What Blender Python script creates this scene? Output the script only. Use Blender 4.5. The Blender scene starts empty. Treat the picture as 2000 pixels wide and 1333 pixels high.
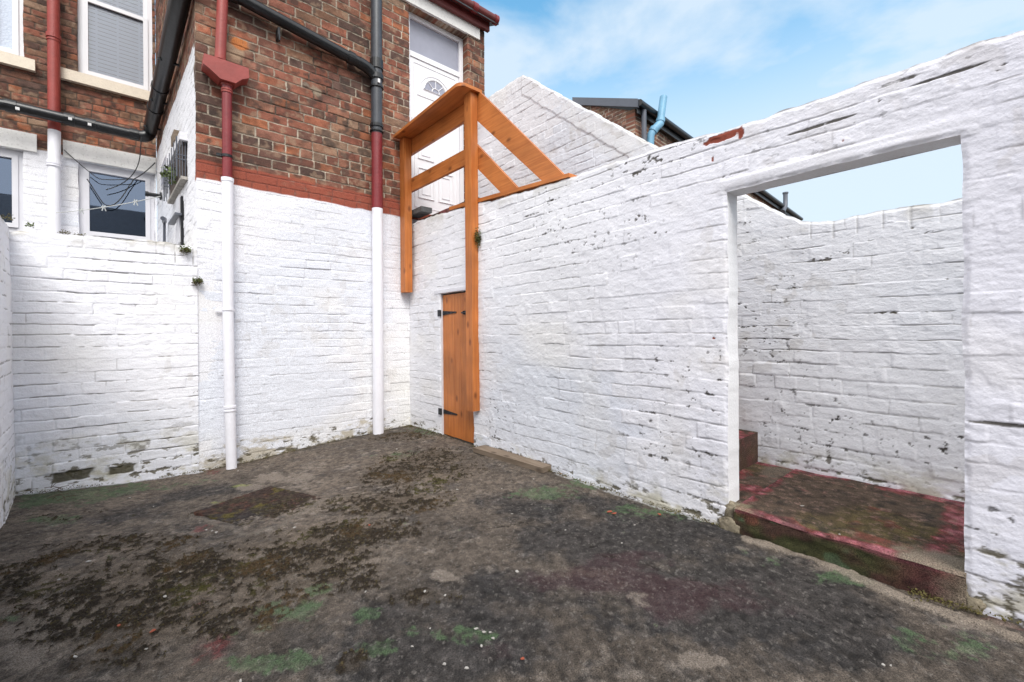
import bpy, bmesh, math, random
import numpy as np
from mathutils import Vector, Matrix
random.seed(7)
R = math.radians
C = bpy.context.scene.collection
SC = bpy.context.scene

# ------------------------------------------------------------------ camera
HC = 1.035                      # camera height above the yard floor
YAW = math.atan2(0.6514, 0.7590)
ROLL = R(0.45)
F = 850.0; HY = 650.0
fwd = Vector((math.sin(YAW), math.cos(YAW), 0))
R0 = Vector((math.cos(YAW), -math.sin(YAW), 0)); UP0 = Vector((0, 0, 1))
cr = R0*math.cos(ROLL) - UP0*math.sin(ROLL)
cu = UP0*math.cos(ROLL) + R0*math.sin(ROLL)
cam = bpy.data.cameras.new('camera'); cam_ob = bpy.data.objects.new('camera', cam); C.objects.link(cam_ob)
cam.sensor_width = 36; cam.lens = 36*F/2000
cam.shift_y = -(666.5-HY)/2000
cam.clip_start = 0.02; cam.clip_end = 2000
m = Matrix.Identity(4)
for i in range(3):
    m[i][0] = cr[i]; m[i][1] = cu[i]; m[i][2] = -fwd[i]
m[2][3] = HC
cam_ob.matrix_world = m
SC.camera = cam_ob

# ------------------------------------------------------------------ sky and sun
SUN_EL, SUN_AZ = 50, 203        # azimuth clockwise from +Y
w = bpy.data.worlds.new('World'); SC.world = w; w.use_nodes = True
nt = w.node_tree; nt.nodes.clear()
def N(tree, typ, **kw):
    n = tree.nodes.new(typ)
    for k, v in kw.items(): setattr(n, k, v)
    return n
sky = N(nt, 'ShaderNodeTexSky', sky_type='NISHITA', sun_disc=False)
sky.sun_elevation = R(SUN_EL); sky.sun_rotation = R(SUN_AZ)
sky.air_density = 1.0; sky.dust_density = 0.6; sky.ozone_density = 2.2
tc = N(nt, 'ShaderNodeTexCoord'); mp = N(nt, 'ShaderNodeMapping')
mp.inputs['Rotation'].default_value = (0.25, -0.3, 0.7); mp.inputs['Scale'].default_value = (1.0, 1.7, 3.6)
nz = N(nt, 'ShaderNodeTexNoise'); nz.inputs['Scale'].default_value = 1.5; nz.inputs['Detail'].default_value = 7
nz.inputs['Roughness'].default_value = 0.52; nz.inputs['Distortion'].default_value = 0.35
cr_ = N(nt, 'ShaderNodeValToRGB')
cr_.color_ramp.elements[0].position = 0.43; cr_.color_ramp.elements[0].color = (0, 0, 0, 1)
cr_.color_ramp.elements[1].position = 0.60; cr_.color_ramp.elements[1].color = (0.85, 0.85, 0.85, 1)
mx = N(nt, 'ShaderNodeMix', data_type='RGBA')
mx.inputs['B'].default_value = (3.7, 4.3, 4.9, 1)
mx2 = N(nt, 'ShaderNodeMix', data_type='RGBA'); mx2.inputs['B'].default_value = (8.2, 8.2, 8.3, 1)  # brighter overcast added behind the camera to whiten the light
tint = N(nt, 'ShaderNodeMix', data_type='RGBA', blend_type='MULTIPLY'); tint.inputs['Factor'].default_value = 1
tint.inputs['B'].default_value = (1.0, 1.6, 1.48, 1)
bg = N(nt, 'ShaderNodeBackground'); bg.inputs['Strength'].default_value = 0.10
out = N(nt, 'ShaderNodeOutputWorld')
L = nt.links.new
L(tc.outputs['Generated'], mp.inputs['Vector']); L(mp.outputs['Vector'], nz.inputs['Vector'])
L(nz.outputs['Fac'], cr_.inputs['Fac'])
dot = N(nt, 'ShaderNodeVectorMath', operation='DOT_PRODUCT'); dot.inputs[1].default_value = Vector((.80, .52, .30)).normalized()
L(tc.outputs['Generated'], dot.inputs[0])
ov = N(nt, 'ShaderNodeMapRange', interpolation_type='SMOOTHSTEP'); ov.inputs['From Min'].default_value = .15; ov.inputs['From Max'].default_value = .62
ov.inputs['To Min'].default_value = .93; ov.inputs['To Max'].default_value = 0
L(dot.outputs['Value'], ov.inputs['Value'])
sx = N(nt, 'ShaderNodeSeparateXYZ'); L(tc.outputs['Generated'], sx.inputs[0])
hz = N(nt, 'ShaderNodeMapRange', interpolation_type='SMOOTHSTEP'); hz.inputs['From Min'].default_value = .28; hz.inputs['From Max'].default_value = .62
hz.inputs['To Min'].default_value = .95; hz.inputs['To Max'].default_value = 0; L(sx.outputs['Z'], hz.inputs['Value'])
hm = N(nt, 'ShaderNodeMath', operation='MAXIMUM'); L(hz.outputs['Result'], hm.inputs[0]); L(cr_.outputs['Color'], hm.inputs[1])
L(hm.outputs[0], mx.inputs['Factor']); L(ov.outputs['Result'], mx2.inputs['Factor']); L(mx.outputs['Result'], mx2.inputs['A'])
L(sky.outputs['Color'], tint.inputs['A']); L(tint.outputs['Result'], mx.inputs['A'])
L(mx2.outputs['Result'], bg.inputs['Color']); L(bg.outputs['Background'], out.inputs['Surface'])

sl = bpy.data.lights.new('sun', 'SUN'); sl.energy = 1.5; sl.angle = R(28); sl.color = (1.0, 0.965, 0.92)
so = bpy.data.objects.new('sun', sl); C.objects.link(so)
sd = Vector((math.sin(R(SUN_AZ))*math.cos(R(SUN_EL)), math.cos(R(SUN_AZ))*math.cos(R(SUN_EL)), math.sin(R(SUN_EL))))
so.rotation_euler = sd.to_track_quat('Z', 'Y').to_euler(); so.location = (0, 0, 12)
SC.view_settings.view_transform = 'Standard'; SC.view_settings.look = 'None'
SC.view_settings.exposure = 1.07; SC.view_settings.gamma = 1

# ------------------------------------------------------------------ picture-to-place helpers
CAM = Vector((0, 0, HC))
def ray(px, py): return (cr*(px-1000) + cu*(HY-py) + fwd*F)
def onY(px, py, Y): d = ray(px, py); return CAM + d*(Y/d.y)
def onX(px, py, X): d = ray(px, py); return CAM + d*(X/d.x)
def onZ(px, py, Z): d = ray(px, py); return CAM + d*((Z-HC)/d.z)
def onP(px, py, P0, Nn): d = ray(px, py); return CAM + d*((P0-CAM).dot(Nn)/d.dot(Nn))

# ------------------------------------------------------------------ numpy noise
_tab = {}
def vnoise(x, y, seed=0):
    if seed not in _tab: _tab[seed] = np.random.RandomState(seed+11).rand(256, 256)*2-1
    T = _tab[seed]
    x = np.asarray(x, float)+100.37; y = np.asarray(y, float)+57.91
    xi = np.floor(x).astype(int); yi = np.floor(y).astype(int)
    fx = x-xi; fy = y-yi
    fx = fx*fx*fx*(fx*(fx*6-15)+10); fy = fy*fy*fy*(fy*(fy*6-15)+10)
    a = T[xi & 255, yi & 255]; b = T[(xi+1) & 255, yi & 255]; c = T[xi & 255, (yi+1) & 255]; d = T[(xi+1) & 255, (yi+1) & 255]
    return (a*(1-fx)+b*fx)*(1-fy) + (c*(1-fx)+d*fx)*fy
def fbm(x, y, seed=0, oc=4, g=0.5):
    s = 0; a = 1; t = 0
    for k in range(oc):
        s = s + a*vnoise(x*2**k, y*2**k, seed+k*7); t += a; a *= g
    return s/t*1.6
def sst(a, b, x):
    t = np.clip((x-a)/(b-a), 0, 1); return t*t*(3-2*t)
def mixc(c, col, f): return c*(1-f[..., None]) + np.asarray(col)*f[..., None]

# ------------------------------------------------------------------ materials
def mat(name, col, rough=0.6, metal=0.0, var=0.12, vscale=8, bump=0.0, bscale=80, spec=0.5, coat=0, darkspot=0, stretch=(1, 1, 1)):
    m = bpy.data.materials.new(name); m.use_nodes = True; t = m.node_tree
    b = t.nodes['Principled BSDF']; b.inputs['Roughness'].default_value = rough; b.inputs['Metallic'].default_value = metal
    b.inputs['Specular IOR Level'].default_value = spec; b.inputs['Coat Weight'].default_value = coat
    tcn = N(t, 'ShaderNodeTexCoord'); mpn = N(t, 'ShaderNodeMapping'); mpn.inputs['Scale'].default_value = stretch
    t.links.new(tcn.outputs['Object'], mpn.inputs['Vector'])
    n = N(t, 'ShaderNodeTexNoise'); n.inputs['Scale'].default_value = vscale; n.inputs['Detail'].default_value = 6; n.inputs['Roughness'].default_value = .65
    t.links.new(mpn.outputs['Vector'], n.inputs['Vector'])
    r = N(t, 'ShaderNodeMapRange'); r.inputs['From Min'].default_value = .3; r.inputs['From Max'].default_value = .7
    r.inputs['To Min'].default_value = 1-var; r.inputs['To Max'].default_value = 1+var
    t.links.new(n.outputs['Fac'], r.inputs['Value'])
    mu = N(t, 'ShaderNodeVectorMath', operation='SCALE'); mu.inputs[0].default_value = col
    t.links.new(r.outputs['Result'], mu.inputs['Scale'])
    last = mu.outputs[0]
    if darkspot:
        n3 = N(t, 'ShaderNodeTexNoise'); n3.inputs['Scale'].default_value = vscale*5; n3.inputs['Detail'].default_value = 4
        t.links.new(mpn.outputs['Vector'], n3.inputs['Vector'])
        r3 = N(t, 'ShaderNodeMapRange'); r3.inputs['From Min'].default_value = .56; r3.inputs['From Max'].default_value = .68
        r3.inputs['To Min'].default_value = 0; r3.inputs['To Max'].default_value = darkspot
        t.links.new(n3.outputs['Fac'], r3.inputs['Value'])
        mm = N(t, 'ShaderNodeMix', data_type='RGBA'); mm.inputs['B'].default_value = (col[0]*.35, col[1]*.32, col[2]*.3, 1)
        t.links.new(r3.outputs['Result'], mm.inputs['Factor']); t.links.new(last, mm.inputs['A']); last = mm.outputs['Result']
    t.links.new(last, b.inputs['Base Color'])
    if bump:
        n2 = N(t, 'ShaderNodeTexNoise'); n2.inputs['Scale'].default_value = bscale; n2.inputs['Detail'].default_value = 5
        t.links.new(mpn.outputs['Vector'], n2.inputs['Vector'])
        bn = N(t, 'ShaderNodeBump'); bn.inputs['Strength'].default_value = bump; bn.inputs['Distance'].default_value = .01
        t.links.new(n2.outputs['Fac'], bn.inputs['Height']); t.links.new(bn.outputs['Normal'], b.inputs['Normal'])
    return m

def masonry(name, rough=0.62, fine=0.35, fs=110, varc=0.05, spec=.3, bd=.006):
    m = bpy.data.materials.new(name); m.use_nodes = True; t = m.node_tree
    b = t.nodes['Principled BSDF']; b.inputs['Roughness'].default_value = rough; b.inputs['Specular IOR Level'].default_value = spec
    a = N(t, 'ShaderNodeAttribute', attribute_name='Col')
    tcn = N(t, 'ShaderNodeTexCoord')
    n = N(t, 'ShaderNodeTexNoise'); n.inputs['Scale'].default_value = fs; n.inputs['Detail'].default_value = 5; n.inputs['Roughness'].default_value = .6
    t.links.new(tcn.outputs['Object'], n.inputs['Vector'])
    r = N(t, 'ShaderNodeMapRange'); r.inputs['From Min'].default_value = .3; r.inputs['From Max'].default_value = .7
    r.inputs['To Min'].default_value = 1-varc; r.inputs['To Max'].default_value = 1+varc
    t.links.new(n.outputs['Fac'], r.inputs['Value'])
    mu = N(t, 'ShaderNodeVectorMath', operation='SCALE')
    t.links.new(a.outputs['Color'], mu.inputs[0]); t.links.new(r.outputs['Result'], mu.inputs['Scale'])
    t.links.new(mu.outputs[0], b.inputs['Base Color'])
    bn = N(t, 'ShaderNodeBump'); bn.inputs['Strength'].default_value = fine; bn.inputs['Distance'].default_value = bd
    t.links.new(n.outputs['Fac'], bn.inputs['Height']); t.links.new(bn.outputs['Normal'], b.inputs['Normal'])
    return m

def timber(name, col, dark, rough=.42, axis=2, scale=1.0):
    m = bpy.data.materials.new(name); m.use_nodes = True; t = m.node_tree
    b = t.nodes['Principled BSDF']; b.inputs['Roughness'].default_value = rough; b.inputs['Specular IOR Level'].default_value = .35
    tcn = N(t, 'ShaderNodeTexCoord'); mp1 = N(t, 'ShaderNodeMapping')
    s = [22*scale]*3; s[axis] = 1.1*scale; mp1.inputs['Scale'].default_value = s
    t.links.new(tcn.outputs['Object'], mp1.inputs['Vector'])
    n = N(t, 'ShaderNodeTexNoise'); n.inputs['Scale'].default_value = 1.6; n.inputs['Detail'].default_value = 8; n.inputs['Distortion'].default_value = 1.2
    t.links.new(mp1.outputs['Vector'], n.inputs['Vector'])
    cr1 = N(t, 'ShaderNodeValToRGB'); e = cr1.color_ramp.elements
    e[0].position = .3; e[0].color = (*dark, 1); e[1].position = .62; e[1].color = (*col, 1)
    t.links.new(n.outputs['Fac'], cr1.inputs['Fac'])
    # knots and blotches of stain
    mp2 = N(t, 'ShaderNodeMapping'); s2 = [7.0]*3; s2[axis] = 4.0; mp2.inputs['Scale'].default_value = s2
    t.links.new(tcn.outputs['Object'], mp2.inputs['Vector'])
    v = N(t, 'ShaderNodeTexVoronoi'); v.inputs['Scale'].default_value = 1.0
    t.links.new(mp2.outputs['Vector'], v.inputs['Vector'])
    r = N(t, 'ShaderNodeMapRange'); r.inputs['From Min'].default_value = .06; r.inputs['From Max'].default_value = .17
    r.inputs['To Min'].default_value = .75; r.inputs['To Max'].default_value = 0
    t.links.new(v.outputs['Distance'], r.inputs['Value'])
    mm = N(t, 'ShaderNodeMix', data_type='RGBA'); mm.inputs['B'].default_value = (dark[0]*.35, dark[1]*.3, dark[2]*.3, 1)
    t.links.new(r.outputs['Result'], mm.inputs['Factor']); t.links.new(cr1.outputs['Color'], mm.inputs['A'])
    n5 = N(t, 'ShaderNodeTexNoise'); n5.inputs['Scale'].default_value = 3.0; n5.inputs['Detail'].default_value = 3
    t.links.new(tcn.outputs['Object'], n5.inputs['Vector'])
    r5 = N(t, 'ShaderNodeMapRange'); r5.inputs['From Min'].default_value = .3; r5.inputs['From Max'].default_value = .7
    r5.inputs['To Min'].default_value = .78; r5.inputs['To Max'].default_value = 1.15
    t.links.new(n5.outputs['Fac'], r5.inputs['Value'])
    sc = N(t, 'ShaderNodeVectorMath', operation='SCALE'); t.links.new(mm.outputs['Result'], sc.inputs[0]); t.links.new(r5.outputs['Result'], sc.inputs['Scale'])
    t.links.new(sc.outputs[0], b.inputs['Base Color'])
    bn = N(t, 'ShaderNodeBump'); bn.inputs['Strength'].default_value = .25; bn.inputs['Distance'].default_value = .004
    t.links.new(n.outputs['Fac'], bn.inputs['Height']); t.links.new(bn.outputs['Normal'], b.inputs['Normal'])
    return m

def glass(name, tr=0.85, tint=(.8, .86, .9)):
    m = bpy.data.materials.new(name); m.use_nodes = True; t = m.node_tree; t.nodes.clear()
    o = N(t, 'ShaderNodeOutputMaterial'); mi = N(t, 'ShaderNodeMixShader'); T = N(t, 'ShaderNodeBsdfTransparent'); G = N(t, 'ShaderNodeBsdfGlossy')
    T.inputs['Color'].default_value = (*tint, 1); G.inputs['Roughness'].default_value = .015; G.inputs['Color'].default_value = (.62, .76, 1, 1) if tr < .9 else (1, 1, 1, 1)  # darker glass: bluish gloss colour stands in for reflected blue sky
    fr = N(t, 'ShaderNodeFresnel'); fr.inputs['IOR'].default_value = 1.62
    r = N(t, 'ShaderNodeMapRange'); r.inputs['To Min'].default_value = 1-tr; r.inputs['To Max'].default_value = 1
    t.links.new(fr.outputs[0], r.inputs['Value']); t.links.new(r.outputs[0], mi.inputs[0])
    t.links.new(T.outputs[0], mi.inputs[1]); t.links.new(G.outputs[0], mi.inputs[2]); t.links.new(mi.outputs[0], o.inputs[0])
    return m

M = dict(
    white_wall=masonry('white_painted_masonry', .62, .42, 95, .03),
    red_wall=masonry('red_brick_masonry', .85, .7, 130, .22, .2),
    floor=masonry('yard_concrete', .85, 1.0, 230, .75, .25, .010),
    plaster=mat('white_painted_render', (.70, .70, .74), .6, var=.05, vscale=6, bump=.5, bscale=30),
    lintel=mat('painted_stone', (.80, .79, .77), .7, var=.07, vscale=9, bump=.3, bscale=60, darkspot=.25),
    sill=mat('cream_painted_sill', (.74, .66, .54), .7, var=.06, vscale=14, bump=.3, bscale=60, darkspot=.15),
    upvc=mat('white_upvc', (.80, .80, .83), .28, var=.02, vscale=3),
    upvc2=mat('weathered_upvc', (.68, .68, .72), .35, var=.04, vscale=3),
    frosted=mat('frosted_glass', (.30, .31, .38), .22, var=.08, vscale=5),
    pattern=mat('obscured_glass', (.50, .56, .66), .35, var=.12, vscale=60, bump=.5, bscale=70),
    glass=glass('window_glass', .98, (.97, .98, 1)),
    glassd=glass('dark_window_glass', .86, (.35, .4, .45)),
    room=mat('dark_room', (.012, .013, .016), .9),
    blind=mat('white_blind', (.86, .89, .95), .5, var=.02),
    red_pipe=mat('red_oxide_paint', (.30, .052, .042), .5, var=.14, vscale=9, bump=.15, bscale=50, darkspot=.12),
    dark_red=mat('deep_red_paint', (.20, .022, .026), .42, var=.18, vscale=9, bump=.15, bscale=60),
    white_pipe=mat('white_painted_pipe', (.82, .82, .87), .6, var=.04, vscale=4, bump=.1, bscale=30, darkspot=.05),
    black=mat('black_plastic', (.012, .013, .015), .32, var=.3, vscale=15, bump=.12, bscale=30),
    grey_pipe=mat('dark_grey_pipe', (.045, .05, .06), .4, var=.25, vscale=12),
    label=mat('pipe_sticker', (.7, .7, .7), .5),
    wood=timber('orange_stained_timber', (.54, .185, .048), (.41, .122, .028), axis=2),
    woody=timber('orange_stained_timber_rail', (.54, .185, .048), (.41, .122, .028), axis=1),
    plank=timber('weathered_timber', (.20, .155, .115), (.13, .095, .065), .8, axis=1),
    iron=mat('black_iron', (.02, .022, .025), .5, metal=.3, var=.3, vscale=30, bump=.3, bscale=60),
    stone=mat('slate_slab', (.10, .10, .10), .7, var=.35, vscale=12, bump=.5, bscale=40),
    step=None,
    slate=mat('roof_slate', (.06, .065, .075), .6, var=.3, vscale=5, bump=.5, bscale=20),
    fascia_red=mat('red_fascia', (.13, .022, .02), .5, var=.2, vscale=6),
    flash=mat('grey_flashing', (.09, .10, .125), .45, var=.12, vscale=3),
    blue=mat('blue_painted_pipe', (.16, .36, .52), .5, var=.12, vscale=9, darkspot=.2),
    cable=mat('black_cable', (.02, .02, .022), .5),
    line=mat('washing_line', (.55, .56, .55), .6),
    peg=mat('translucent_peg', (.45, .47, .47), .4),
    leaf=mat('small_green_leaf', (.085, .12, .03), .7, var=.5, vscale=40),
    leafd=mat('moss', (.09, .075, .02), .9, var=.5, vscale=60),
    mossf=mat('brown_moss', (.045, .034, .014), .95, var=.6, vscale=18),
    dead=mat('dead_twig', (.10, .065, .04), .9, var=.4, vscale=40),
    flake=mat('white_paint_flake', (.38, .36, .33), .7, var=.15, vscale=60),
    flaker=mat('orange_brick_chip', (.30, .07, .035), .8, var=.2, vscale=60),
    wire=mat('rusty_wire', (.07, .05, .04), .7, metal=.3, var=.4, vscale=30),
    rubble0=mat('pale_concrete', (.34, .32, .29), .9, var=.4, vscale=30, bump=.5, bscale=50),
    earth=mat('ground_earth', (.10, .09, .075), .95, var=.3, vscale=2, bump=.6, bscale=12),
)

# ------------------------------------------------------------------ object helpers
def tag(o, label=None, cat=None, group=None, kind=None):
    if label: o['label'] = label
    if cat: o['category'] = cat
    if group: o['group'] = group
    if kind: o['kind'] = kind
    return o
ORG = {}
def thing(name, loc, label, cat, group=None):
    o = bpy.data.objects.new(name, None); C.objects.link(o); o.location = loc; o.empty_display_size = .1
    ORG[o.name] = Vector(loc); return tag(o, label, cat, group)
def link(name, me, m, parent=None, smooth=False, origin=None):
    """me vertices are in world space; moved so the origin is the parent's origin"""
    o = bpy.data.objects.new(name, me); C.objects.link(o)
    if m is not None: me.materials.append(m)
    if parent is not None:
        og = ORG[parent.name]; o.parent = parent; ORG[o.name] = og
        if og.length: me.transform(Matrix.Translation(-og))
    elif origin is not None:
        og = Vector(origin); me.transform(Matrix.Translation(-og)); o.location = og; ORG[o.name] = og
    else: ORG[o.name] = Vector((0, 0, 0))
    if smooth:
        me.polygons.foreach_set('use_smooth', [True]*len(me.polygons))
    return o
SPLIT = {'collar', 'gutter_joint', 'sticker', 'pipe_socket', 'pipe_bracket', 'rust_stain'}
def bobj(name, bm, m, parent=None, smooth=False, origin=None, bevel=0):
    if name in SPLIT:                         # one object for each separate piece
        todo = set(bm.verts); groups = []; near_ = {}
        for v in bm.verts: near_.setdefault(tuple(round(x, 5) for x in v.co), []).append(v)
        while todo:
            st = [todo.pop()]; g = {st[0]}
            while st:
                q_ = st.pop()
                for v in near_[tuple(round(x, 5) for x in q_.co)]:
                    if v in todo: todo.discard(v); g.add(v); st.append(v)
                for e in q_.link_edges:
                    for v in e.verts:
                        if v in todo: todo.discard(v); g.add(v); st.append(v)
            groups.append(g)
        if len(groups) > 1:
            for g in groups:
                b2 = bmesh.new(); mp_ = {v: b2.verts.new(v.co) for v in bm.verts if v in g}
                for f in bm.faces:
                    if f.verts[0] in g: b2.faces.new([mp_[v] for v in f.verts])
                last_ = bobj(name, b2, m, parent, smooth, origin, bevel)
            bm.free(); return last_
    if bevel:
        bmesh.ops.bevel(bm, geom=[e for e in bm.edges if len(e.link_faces) == 2 and e.calc_face_angle(0) > .6], offset=bevel, segments=2, affect='EDGES', profile=.7)
    bmesh.ops.recalc_face_normals(bm, faces=bm.faces)
    me = bpy.data.meshes.new(name); bm.to_mesh(me); bm.free()
    return link(name, me, m, parent, smooth, origin)
def bm_box(bm, x0, x1, y0, y1, z0, z1, M4=None):
    vs = [Vector((x, y, z)) for x in (x0, x1) for y in (y0, y1) for z in (z0, z1)]
    if M4: vs = [M4 @ v for v in vs]
    v = [bm.verts.new(p) for p in vs]
    for f in ((0, 1, 3, 2), (4, 6, 7, 5), (0, 4, 5, 1), (2, 3, 7, 6), (0, 2, 6, 4), (1, 5, 7, 3)): bm.faces.new([v[i] for i in f])
def box(name, x0, x1, y0, y1, z0, z1, m, parent=None, bevel=.003, origin=None, M4=None):
    bm = bmesh.new(); bm_box(bm, x0, x1, y0, y1, z0, z1, M4); return bobj(name, bm, m, parent, origin=origin, bevel=bevel)
def bm_prism(bm, pts, ext):
    a = [bm.verts.new(p) for p in pts]; b = [bm.verts.new(Vector(p)+Vector(ext)) for p in pts]
    n = len(pts); bm.faces.new(a); bm.faces.new(b[::-1])
    for i in range(n): bm.faces.new((a[i], b[i], b[(i+1) % n], a[(i+1) % n]))
def prism(name, pts, ext, m, parent=None, bevel=.003, origin=None):
    bm = bmesh.new(); bm_prism(bm, pts, ext); return bobj(name, bm, m, parent, bevel=bevel, origin=origin)
def bm_tube(bm, pts, rad, seg=20, cap=True, oval=1):
    pts = [Vector(p) for p in pts]; rings = []; side = None
    rad = rad if isinstance(rad, (list, tuple)) else [rad]*len(pts)
    for i, p in enumerate(pts):
        if i == 0: t = (pts[1]-p).normalized()
        elif i == len(pts)-1: t = (p-pts[i-1]).normalized()
        else: t = ((pts[i+1]-p).normalized()+(p-pts[i-1]).normalized()).normalized()
        if side is None:
            ref = Vector((0, 0, 1)) if abs(t.z) < .9 else Vector((1, 0, 0)); side = t.cross(ref).normalized()
        else: side = (side - t*side.dot(t)).normalized()
        up = t.cross(side)
        rings.append([bm.verts.new(p+(side*math.cos(a)+up*math.sin(a)*oval)*rad[i]) for a in [2*math.pi*k/seg for k in range(seg)]])
    for a, b in zip(rings, rings[1:]):
        for k in range(seg): bm.faces.new((a[k], a[(k+1) % seg], b[(k+1) % seg], b[k]))
    if cap:                                   # caps keep their own corners so the sides shade cleanly
        bm.faces.new([bm.verts.new(v.co) for v in rings[0]][::-1]); bm.faces.new([bm.verts.new(v.co) for v in rings[-1]])
def tube(name, pts, rad, m, parent=None, seg=20, origin=None, oval=1):
    bm = bmesh.new(); bm_tube(bm, pts, rad, seg, oval=oval)
    o = bobj(name, bm, m, parent, smooth=True, origin=origin)
    o.data.polygons.foreach_set('use_smooth', [len(p.vertices) == 4 for p in o.data.polygons]); return o
def arc(p0, p1, p2, n=8):      # quadratic curve
    p0, p1, p2 = Vector(p0), Vector(p1), Vector(p2)
    return [p0*(1-t)**2+p1*2*t*(1-t)+p2*t*t for t in [k/n for k in range(n+1)]]

def np_mesh(name, verts, quads, smooth_n=None, col=None):
    me = bpy.data.meshes.new(name); nv = len(verts); nf = len(quads)
    me.vertices.add(nv); me.vertices.foreach_set('co', verts.astype(np.float32).ravel())
    me.loops.add(nf*4); me.loops.foreach_set('vertex_index', quads.astype(np.int32).ravel())
    me.polygons.add(nf); me.polygons.foreach_set('loop_start', np.arange(0, nf*4, 4, dtype=np.int32))
    sm = np.ones(nf, bool)
    if smooth_n is not None: sm[smooth_n:] = False
    me.polygons.foreach_set('use_smooth', sm)
    if col is not None:
        a = me.attributes.new('Col', 'FLOAT_COLOR', 'POINT')
        a.data.foreach_set('color', np.concatenate([col, np.ones((nv, 1))], 1).astype(np.float32).ravel())
    me.update(calc_edges=True); me.validate(); return me

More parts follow.
